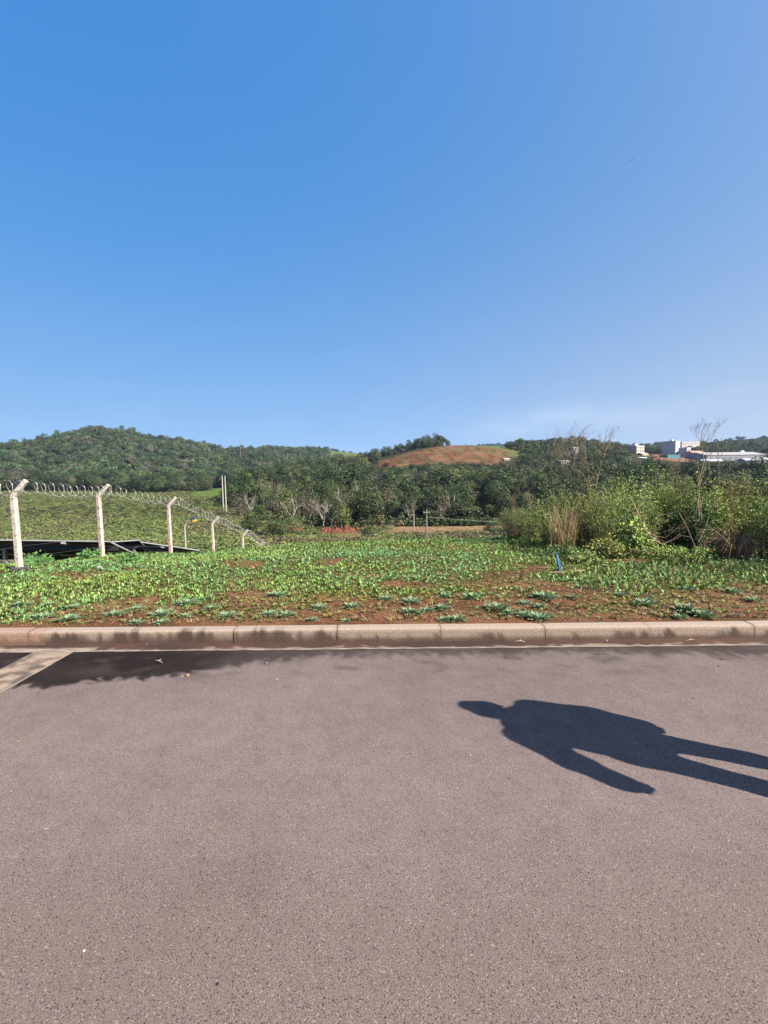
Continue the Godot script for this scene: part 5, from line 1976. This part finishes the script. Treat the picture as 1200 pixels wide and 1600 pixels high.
		obj("seed_head", sd.mesh(), veg, o)
	# small white-flowered weeds along the front
	var wf := [[1112, 886], [1126, 880], [1138, 890], [1150, 884], [1163, 888], [1172, 876], [1182, 882], [1193, 874], [1078, 872], [1196, 888]]
	for i in wf.size():
		var p := on_land(wf[i][0], wf[i][1] + 8)
		var r := RandomNumberGenerator.new()
		r.seed = 960 + i
		var o := thing("flowering_weed", "thin weed with tiny white flowers before the thicket, " + ["left end of the row", "second from the left", "third from the left", "below the brown heap", "right of the brown heap's foot", "behind the row, left of the edge", "third from the right edge", "highest at the right edge", "alone below the dark hollow", "lowest at the right edge"][i], "weed", p, 0.0, "white-flowered weeds before the thicket")
		var mb := MB.new()
		var fl2 := MB.new()
		for k in 9:
			var d := Vector3(r.randfn() * 0.35, 1.0, r.randfn() * 0.35).normalized()
			var l := r.randf_range(0.1, 0.26)
			mb.tube([Vector3.ZERO, d * l * 0.6, d * l + Vector3(0, -0.01, 0)], [.0025, .002, .0015], 3, Color(0.12, 0.13, 0.06), Color(0.12, 0.13, 0.06))
			for j in 5:
				mb.leaf(d * l * r.randf_range(0.1, 0.8), Vector3(r.randfn(), 0.4, r.randfn()).normalized(), Vector3.UP, 0.045, 0.014, Color(0.09, 0.13, 0.05))
			if k < 3:
				for j in 6:
					var t := TAU * j / 6.0
					fl2.leaf(d * l, Vector3(cos(t), 0.5, sin(t)).normalized(), Vector3.UP, 0.013, 0.009, Color(0.6, 0.6, 0.55))
		obj("stems", mb.mesh(), veg, o)
		obj("flowers", fl2.mesh(), veg, o)


func tag_at(o: Node3D, p: Vector3, label: String, category: String) -> void:
	o.position = p
	tag(o, label, category)


# ---------------------------------------------------------------- small things
func make_small_things() -> void:
	# blue rods stuck in the ground
	var p := on_land(876, 894)
	var top := at(869.5, 862, -p.z)
	var rods := thing("blue_rods", "bundle of thin blue plastic rods stuck leaning in the grass", "rods", p)
	for i in 4:
		var mb := MB.new()
		var dx := (i - 1.5) * 0.013
		var e := top - p + Vector3(dx * 0.85, [0.0, -0.02, -0.05, -0.1][i], 0.01 * (i % 2))
		var col: Color = [Color(0.03, 0.13, 0.42), Color(0.06, 0.22, 0.6), Color(0.12, 0.3, 0.62), Color(0.05, 0.18, 0.5)][i]
		mb.tube([Vector3(dx, -0.06, 0.01 * (i % 2)), Vector3(dx * 0.9, 0, 0.01 * (i % 2)) + e * 0.5, e], [.0065, .0065, .006], 6, col, col)
		obj("rod", mb.mesh(), paint, rods)
	# cut wood and sticks
	for q in [[852, 891, .14, .02, 0.35, "short cut stick left of the blue rods"], [869, 899, .2, .02, 0.1, "pale cut stick lying at the foot of the blue rods"], [903, 896, .24, .022, -0.25, "longer pale stick lying right of the blue rods"], [827, 880, .1, .012, -0.9, "small forked stick on bare soil left of the blue rods"], [1032, 863, .16, .025, 0.2, "orange-brown curled bark before the dark hollow"], [1148, 966, .14, .016, 0.15, "dark stick lying near the kerb at the right"]]:
		var b := on_land(q[0], q[1])
		var mb := MB.new()
		var d := Vector3(cos(q[4]), 0.05, sin(q[4]))
		var c := Color(0.24, 0.17, 0.115) if q[0] < 1000 else (Color(0.33, 0.15, 0.06) if q[0] < 1100 else Color(0.09, 0.06, 0.04))
		mb.tube([-d * q[2] * 0.5, d * q[2] * 0.1 + Vector3(0, 0.01, 0.01), d * q[2] * 0.5], [q[3] * 0.5, q[3] * 0.55, q[3] * 0.4], 6, c, c)
		tag_at(obj("stick", mb.mesh(), bark), b + Vector3(0, q[3] * 0.5 + 0.02, 0), q[5], "stick")
	# stones and litter on the road
	var stones := [[293, 1056, .02, Color(0.24, 0.13, 0.08), "reddish pebble on the road below the second kerb stone"], [285, 1057, .008, Color(0.3, 0.27, 0.24), "tiny white chip beside the reddish pebble"], [643, 1178, .009, Color(0.16, 0.1, 0.07), "small brown pebble in the middle of the road"], [131, 1486, .006, Color(0.36, 0.34, 0.33), "white chip on the asphalt low at the left"], [340, 1538, .006, Color(0.03, 0.025, 0.025), "black grit stone low left of the road's middle"], [735, 1180, .006, Color(0.3, 0.28, 0.27), "pale chip just below the shadow's shoulder"], [1083, 1091, .008, Color(0.05, 0.04, 0.04), "dark grit stone on the road above the shadow's hip"], [1124, 1041, .012, Color(0.12, 0.08, 0.07), "dark pebble near the gutter at the right"], [549, 1001, .012, Color(0.3, 0.25, 0.21), "grey pebble in the gutter below the middle kerb stone"], [646, 1002, .013, Color(0.2, 0.11, 0.07), "red-brown pebble lying in the gutter mud"], [948, 1001, .01, Color(0.36, 0.3, 0.25), "pale pebble in the gutter at the right"], [230, 1007, .009, Color(0.3, 0.27, 0.25), "white pebble in the gutter at the left"], [417, 1036, .008, Color(0.32, 0.3, 0.29), "white chip on the dark damp asphalt"], [433, 1062, .007, Color(0.32, 0.3, 0.29), "white chip below the damp patch's right end"], [1008, 953, .022, Color(0.22, 0.1, 0.055), "orange lump of earth beside a weed near the kerb at the right"], [154, 888, .05, Color(0.25, 0.22, 0.2), "pale stone in the grass before the second fence post"], [62, 878, .06, Color(0.3, 0.27, 0.25), "grey stone by the nearest fence post"], [395, 888, .05, Color(0.2, 0.09, 0.055), "lump of red earth in the bare patch at the left of the lot"]]
	for i in stones.size():
		var q: Array = stones[i]
		var b := on_level(q[0], q[1], 0.0) if q[1] > 985 else on_land(q[0], q[1])
		var s: float = q[2]
		tag_at(obj("pebble", lump(970 + i, Vector3(s, s * 0.7, s * 0.85) * 0.8, q[3], q[3] * 1.15, 10, 5).mesh(), paint), b + Vector3(0, s * 0.2, 0), q[4], "stone")
	for q in [[248, 1034, .1, 0.5, Color(0.36, 0.28, 0.2), "pale curved twig on the damp asphalt"], [812, 1003, .09, 0.1, Color(0.38, 0.3, 0.22), "pale twig in the gutter left of centre right"], [1078, 1001, .09, -0.2, Color(0.3, 0.22, 0.15), "forked twig in the gutter at the right"], [1130, 1031, .06, 0.3, Color(0.1, 0.07, 0.06), "dark twig on the asphalt at the right edge of the stain"]]:
		var b := on_level(q[0], q[1], 0.0)
		var mb := MB.new()
		var d := Vector3(cos(q[3]), 0, sin(q[3]))
		mb.tube([-d * q[2] * 0.5, Vector3(0, 0.012, 0.012), d * q[2] * 0.5], [.003, .004, .0025], 5, q[4], q[4])
		mb.tube([Vector3(0, 0.01, 0.01), d * q[2] * 0.2 + Vector3(0, 0.012, -0.025)], [.003, .002], 4, q[4], q[4])
		tag_at(obj("twig", mb.mesh(), bark), b + Vector3(0, 0.004, 0), q[5], "twig")
	for q in [[327, 1297, .018, Color(0.35, 0.16, 0.05), "tiny orange leaf scrap on the asphalt at the left"], [24, 1161, .025, Color(0.25, 0.22, 0.05), "small yellowish leaf on the road at the left edge"], [68, 1299, .02, Color(0.3, 0.26, 0.23), "pale bit of dry grass on the road near the left edge"]]:
		var b := on_level(q[0], q[1], 0.0)
		var mb := MB.new()
		mb.leaf(Vector3.ZERO, Vector3(0.8, 0.12, -0.55).normalized(), Vector3.UP, q[2], q[2] * 0.4, q[3])
		tag_at(obj("fallen_leaf", mb.mesh(), veg), b + Vector3(0, 0.006, 0), q[4], "leaf")
	# a bird far up
	var bp := at(987, 251, 70)
	var bird := MB.new()
	bird.tube([Vector3(-0.2, 0, 0), Vector3(-0.05, 0.02, 0), Vector3(0.12, 0.02, 0), Vector3(0.2, 0.03, 0), Vector3(0.25, 0.02, 0)], [.012, .05, .05, .03, .004], 7, Color(0.03, 0.03, 0.03), Color(0.03, 0.03, 0.03))
	for s in [-1.0, 1.0]:
		bird.quad(Vector3(-0.04, 0.02, 0), Vector3(0.1, 0.02, 0), Vector3(0.1, 0.12, 0.2 * s), Vector3(-0.02, 0.13, 0.22 * s), Color(0.03, 0.03, 0.03))
		bird.quad(Vector3(-0.02, 0.13, 0.22 * s), Vector3(0.1, 0.12, 0.2 * s), Vector3(0.0, 0.1, 0.45 * s), Vector3(-0.06, 0.1, 0.42 * s), Color(0.03, 0.03, 0.03))
	var bo := obj("bird", bird.mesh(), bark)
	bo.rotation_degrees = Vector3(0, 35, 20)
	tag_at(bo, bp, "small dark bird flying high in the blue sky at the right", "bird")


# ---------------------------------------------------------------- the person whose shadow lies on the road
# bones: [a, b, radius a, radius b, colour]; a smooth union meshed with surface nets
func skin(mb: MB, bones: Array, cell: float, k: float) -> void:
	var lo := Vector3(1e9, 1e9, 1e9)
	var hi := -lo
	for b in bones:
		var r := maxf(b[2], b[3]) + 3.0 * cell + 0.6 / k
		for e in [b[0], b[1]]:
			lo = lo.min(e - Vector3.ONE * r)
			hi = hi.max(e + Vector3.ONE * r)
	var nx := int((hi.x - lo.x) / cell) + 2
	var ny := int((hi.y - lo.y) / cell) + 2
	var nz := int((hi.z - lo.z) / cell) + 2
	var f := PackedFloat32Array()
	f.resize(nx * ny * nz)
	var best := PackedFloat32Array()
	best.resize(nx * ny * nz)
	var who := PackedByteArray()
	who.resize(nx * ny * nz)
	for bi in bones.size():
		var b: Array = bones[bi]
		var a: Vector3 = b[0]
		var ab: Vector3 = b[1] - a
		var l2 := maxf(ab.length_squared(), 1e-8)
		var r := maxf(b[2], b[3]) + 2.5 * cell + 0.4 / k
		var p0: Vector3 = (a.min(b[1]) - Vector3.ONE * r - lo) / cell
		var p1: Vector3 = (a.max(b[1]) + Vector3.ONE * r - lo) / cell
		for z in range(maxi(0, int(p0.z)), mini(nz, int(p1.z) + 1)):
			for y in range(maxi(0, int(p0.y)), mini(ny, int(p1.y) + 1)):
				for x in range(maxi(0, int(p0.x)), mini(nx, int(p1.x) + 1)):
					var p := lo + Vector3(x, y, z) * cell
					var t := clampf((p - a).dot(ab) / l2, 0.0, 1.0)
					var d: float = p.distance_to(a + ab * t) - lerpf(b[2], b[3], t)
					var e := exp(-d * k)
					var at_ := x + nx * (y + ny * z)
					f[at_] += e
					if e > best[at_]:
						best[at_] = e
						who[at_] = bi
	var idx := {}
	var cs := [0, 1, nx, nx + 1, nx * ny, nx * ny + 1, nx * ny + nx, nx * ny + nx + 1]
	var first := mb.v.size()
	for z in nz - 1:
		for y in ny - 1:
			for x in nx - 1:
				var at_ := x + nx * (y + ny * z)
				var mask := 0
				for q in 8:
					if f[at_ + cs[q]] >= 1.0:
						mask |= 1 << q
				if mask == 0 or mask == 255:
					continue
				var sum := Vector3.ZERO
				var n := 0
				for q in 8:
					for ax in 3:
						var o: int = q | (1 << ax)
						if o == q or ((mask >> q) & 1) == ((mask >> o) & 1):
							continue
						var va := log(maxf(f[at_ + cs[q]], 1e-6))
						var vb := log(maxf(f[at_ + cs[o]], 1e-6))
						var t := va / (va - vb)
						var pa := Vector3(q & 1, (q >> 1) & 1, (q >> 2) & 1)
						var pb := Vector3(o & 1, (o >> 1) & 1, (o >> 2) & 1)
						sum += pa.lerp(pb, t)
						n += 1
				idx[at_] = mb.v.size()
				mb.v.append(lo + (Vector3(x, y, z) + sum / n) * cell)
				mb.n.append(Vector3.ZERO)
				mb.c.append(bones[who[at_]][4])
	var st := [1, nx, nx * ny]
	for at_ in idx:
		for ax in 3:
			var o: int = at_ + st[ax]
			var ina := f[at_] >= 1.0
			if o >= f.size() or ina == (f[o] >= 1.0):
				continue
			var s1: int = st[(ax + 1) % 3]
			var s2: int = st[(ax + 2) % 3]
			var q := [at_, at_ - s1, at_ - s1 - s2, at_ - s2]
			if not (idx.has(q[1]) and idx.has(q[2]) and idx.has(q[3])):
				continue
			var w := [idx[q[0]], idx[q[1]], idx[q[2]], idx[q[3]]]
			if not ina:
				w = [w[0], w[3], w[2], w[1]]
			# outward, clockwise
			for t in [[0, 2, 1], [0, 3, 2]]:
				var i0: int = w[t[0]]
				var i1: int = w[t[1]]
				var i2: int = w[t[2]]
				mb.ix.append(i0); mb.ix.append(i1); mb.ix.append(i2)
				var m := (mb.v[i2] - mb.v[i0]).cross(mb.v[i1] - mb.v[i0])
				mb.n[i0] += m
				mb.n[i1] += m
				mb.n[i2] += m
	for i in range(first, mb.v.size()):
		mb.n[i] = mb.n[i].normalized()


func make_person() -> void:
	var sk := Color(0.36, 0.2, 0.13)
	var jk := Color(0.03, 0.035, 0.05)
	var jn := Color(0.045, 0.06, 0.1)
	var sh := Color(0.06, 0.04, 0.03)
	var V := func(x: float, y: float, z: float) -> Vector3: return Vector3(x, y, z)
	var body := []
	# trousers and shoes
	for s in [-1.0, 1.0]:
		var hip := Vector3(0.095 * s, 0.9, 0.0)
		var knee := Vector3(0.125 * s, 0.5, -0.015)
		var ank := Vector3(0.145 * s, 0.1, 0.03)
		body.append([hip, knee, 0.098, 0.068, jn])
		body.append([knee, ank, 0.066, 0.052, jn])
		body.append([ank + Vector3(0, -0.045, 0.02), ank + Vector3(0.02 * s, -0.06, -0.14), 0.042, 0.036, sh])
	# jacket
	body.append([Vector3(-0.08, 0.92, 0), Vector3(0.08, 0.92, 0), 0.125, 0.125, jk])
	body.append([Vector3(-0.06, 1.08, 0), Vector3(0.06, 1.08, 0), 0.13, 0.13, jk])
	body.append([Vector3(-0.07, 1.25, 0.005), Vector3(0.07, 1.25, 0.005), 0.13, 0.13, jk])
	body.append([Vector3(-0.16, 1.36, 0.01), Vector3(0.16, 1.36, 0.01), 0.09, 0.09, jk])
	body.append([Vector3(0, 1.4, 0.0), Vector3(0.005, 1.44, -0.01), 0.08, 0.066, jk])
	body.append([Vector3(0.005, 1.44, -0.012), Vector3(0.012, 1.5, -0.025), 0.056, 0.054, sk])
	var arms := [[Vector3(-0.2, 1.36, 0), Vector3(-0.325, 1.11, -0.02), Vector3(-0.375, 0.915, -0.125)], [Vector3(0.2, 1.36, 0), Vector3(0.27, 1.09, 0.0), Vector3(0.262, 0.89, -0.08)]]
	for a in arms:
		body.append([a[0], a[1], 0.085, 0.072, jk])
		body.append([a[1], a[2] + (a[2] - a[1]).normalized() * 0.085, 0.072, 0.062, jk])
		body.append([a[2], a[2] + (a[2] - a[1]).normalized() * 0.1, 0.034, 0.032, sk])
	for q in body:
		for e in 2:
			if q[e].y > 1.1:
				q[e].y = 1.1 + (q[e].y - 1.1) * 0.88
	for q in arms:
		for e in 3:
			if q[e].y > 1.1:
				q[e].y = 1.1 + (q[e].y - 1.1) * 0.88
	var mb := MB.new()
	skin(mb, body, 0.015, 60.0)
	# hands: palm, four fingers and a thumb, lightly curled
	for i in 2:
		var s := -1.0 if i == 0 else 1.0
		var w: Vector3 = arms[i][2] + (arms[i][2] - arms[i][1]).normalized() * 0.06
		var d: Vector3 = (arms[i][2] - arms[i][1]).normalized()
		var fwd := (Vector3(0, 0, -1) - d * d.dot(Vector3(0, 0, -1))).normalized()
		var inn := d.cross(fwd).normalized()
		if inn.x * s > 0:
			inn = -inn
		var hand := []
		for k in 4:
			var off := fwd * (0.03 - 0.02 * k)
			hand.append([w + off * 0.6, w + d * 0.095 + off * 1.15, 0.02, 0.018, sk])
			var l: float = [0.042, 0.047, 0.043, 0.034][k]
			var a: Vector3 = w + d * 0.088 + off
			var b: Vector3 = a + (d + inn * 0.55).normalized() * l
			var c: Vector3 = b + (d * 0.4 + inn * 1.0).normalized() * l * 0.62
			var e: Vector3 = c + (d * -0.3 + inn * 0.8).normalized() * l * 0.45
			hand.append([a, b, 0.0095, 0.0088, sk])
			hand.append([b, c, 0.0088, 0.008, sk])
			hand.append([c, e, 0.008, 0.0068, sk])
		var t0: Vector3 = w + d * 0.02 + fwd * 0.02
		var t1: Vector3 = t0 + (d * 0.6 + fwd * 0.8 + inn * 0.25).normalized() * 0.045
		var t2: Vector3 = t1 + (d * 0.9 + fwd * 0.35 + inn * 0.3).normalized() * 0.034
		var t3: Vector3 = t2 + (d * 0.95 + fwd * 0.1 + inn * 0.4).normalized() * 0.024
		hand.append([t0, t1, 0.016, 0.011, sk])
		hand.append([t1, t2, 0.0105, 0.0095, sk])
		hand.append([t2, t3, 0.0095, 0.008, sk])
		skin(mb, hand, 0.0038, 330.0)
	# head, bent slightly forward
	var hb := Basis.from_euler(Vector3(-0.16, 0.1, -0.05))
	var hc := Vector3(0.018, 1.495, -0.03)
	var head := []
	var H := func(a: Vector3, b: Vector3, ra: float, rb: float, col: Color) -> void: head.append([hc + hb * a * 1.06, hc + hb * b * 1.06, ra * 1.08, rb * 1.08, col])
	H.call(Vector3(0, 0.035, 0.015), Vector3(0, 0.035, -0.02), 0.08, 0.076, sk)
	H.call(Vector3(0, -0.02, -0.03), Vector3(0, -0.075, -0.05), 0.056, 0.036, sk)
	H.call(Vector3(-0.035, -0.05, -0.015), Vector3(0.035, -0.05, -0.015), 0.036, 0.036, sk)
	H.call(Vector3(0, 0.005, -0.088), Vector3(0, -0.028, -0.108), 0.007, 0.013, sk)
	H.call(Vector3(-0.04, 0.012, -0.07), Vector3(0.04, 0.012, -0.07), 0.014, 0.014, sk)
	H.call(Vector3(-0.018, -0.053, -0.086), Vector3(0.018, -0.053, -0.086), 0.0075, 0.0075, Color(0.32, 0.12, 0.09))
	H.call(Vector3(0, -0.05, 0), Vector3(0, -0.1, 0.02), 0.05, 0.052, sk)
	for s in [-1.0, 1.0]:
		H.call(Vector3(0.076 * s, 0.012, 0.01), Vector3(0.08 * s, -0.022, 0.004), 0.014, 0.009, sk)
	skin(mb, head, 0.005, 150.0)
	var o := thing("person", "person in a dark jacket and jeans whose long shadow lies across the road", "person", Vector3(2.55, 0.0, -1.945))
	o.transform.basis = Basis(Vector3(0.447, 0, -0.894), Vector3.UP, Vector3(0.894, 0, 0.447)).orthonormalized()
	var cloth := StandardMaterial3D.new()
	cloth.vertex_color_use_as_albedo = true
	cloth.roughness = 0.85
	obj("body", mb.mesh(), cloth, o)
	var hair := []
	for q in [[Vector3(0, 0.06, 0.02), Vector3(0, 0.065, -0.035), 0.076, 0.062], [Vector3(0, 0.01, 0.05), Vector3(0, -0.03, 0.05), 0.052, 0.034], [Vector3(-0.048, 0.04, 0.02), Vector3(0.048, 0.04, 0.02), 0.048, 0.048]]:
		hair.append([hc + hb * q[0] * 1.06, hc + hb * q[1] * 1.06, q[2] * 1.1, q[3] * 1.1, Color(0.015, 0.012, 0.01)])
	var hm := MB.new()
	skin(hm, hair, 0.006, 120.0)
	obj("hair", hm.mesh(), cloth, o)
	var eyes := MB.new()
	for s in [-1.0, 1.0]:
		var e := hc + hb * Vector3(0.033 * s, 0.002, -0.085)
		eyes.tube([e + hb * Vector3(0, 0, 0.006), e, e + hb * Vector3(0, 0, -0.005)], [.011, .01, .003], 8, Color(0.6, 0.57, 0.54), Color(0.02, 0.015, 0.01))
	obj("eyes", eyes.mesh(), cloth, o)
	var col := MB.new()
	for s in [-1.0, 1.0]:
		col.tube([Vector3(0.02 * s, 1.4, -0.085), Vector3(0.09 * s, 1.41, -0.04), Vector3(0.122 * s, 1.432, 0.01), Vector3(0.06 * s, 1.43, 0.065), Vector3(0.0, 1.43, 0.08)], [.014, .024, .03, .024, .018], 7, jk, jk)
	obj("collar", col.mesh(), cloth, o)
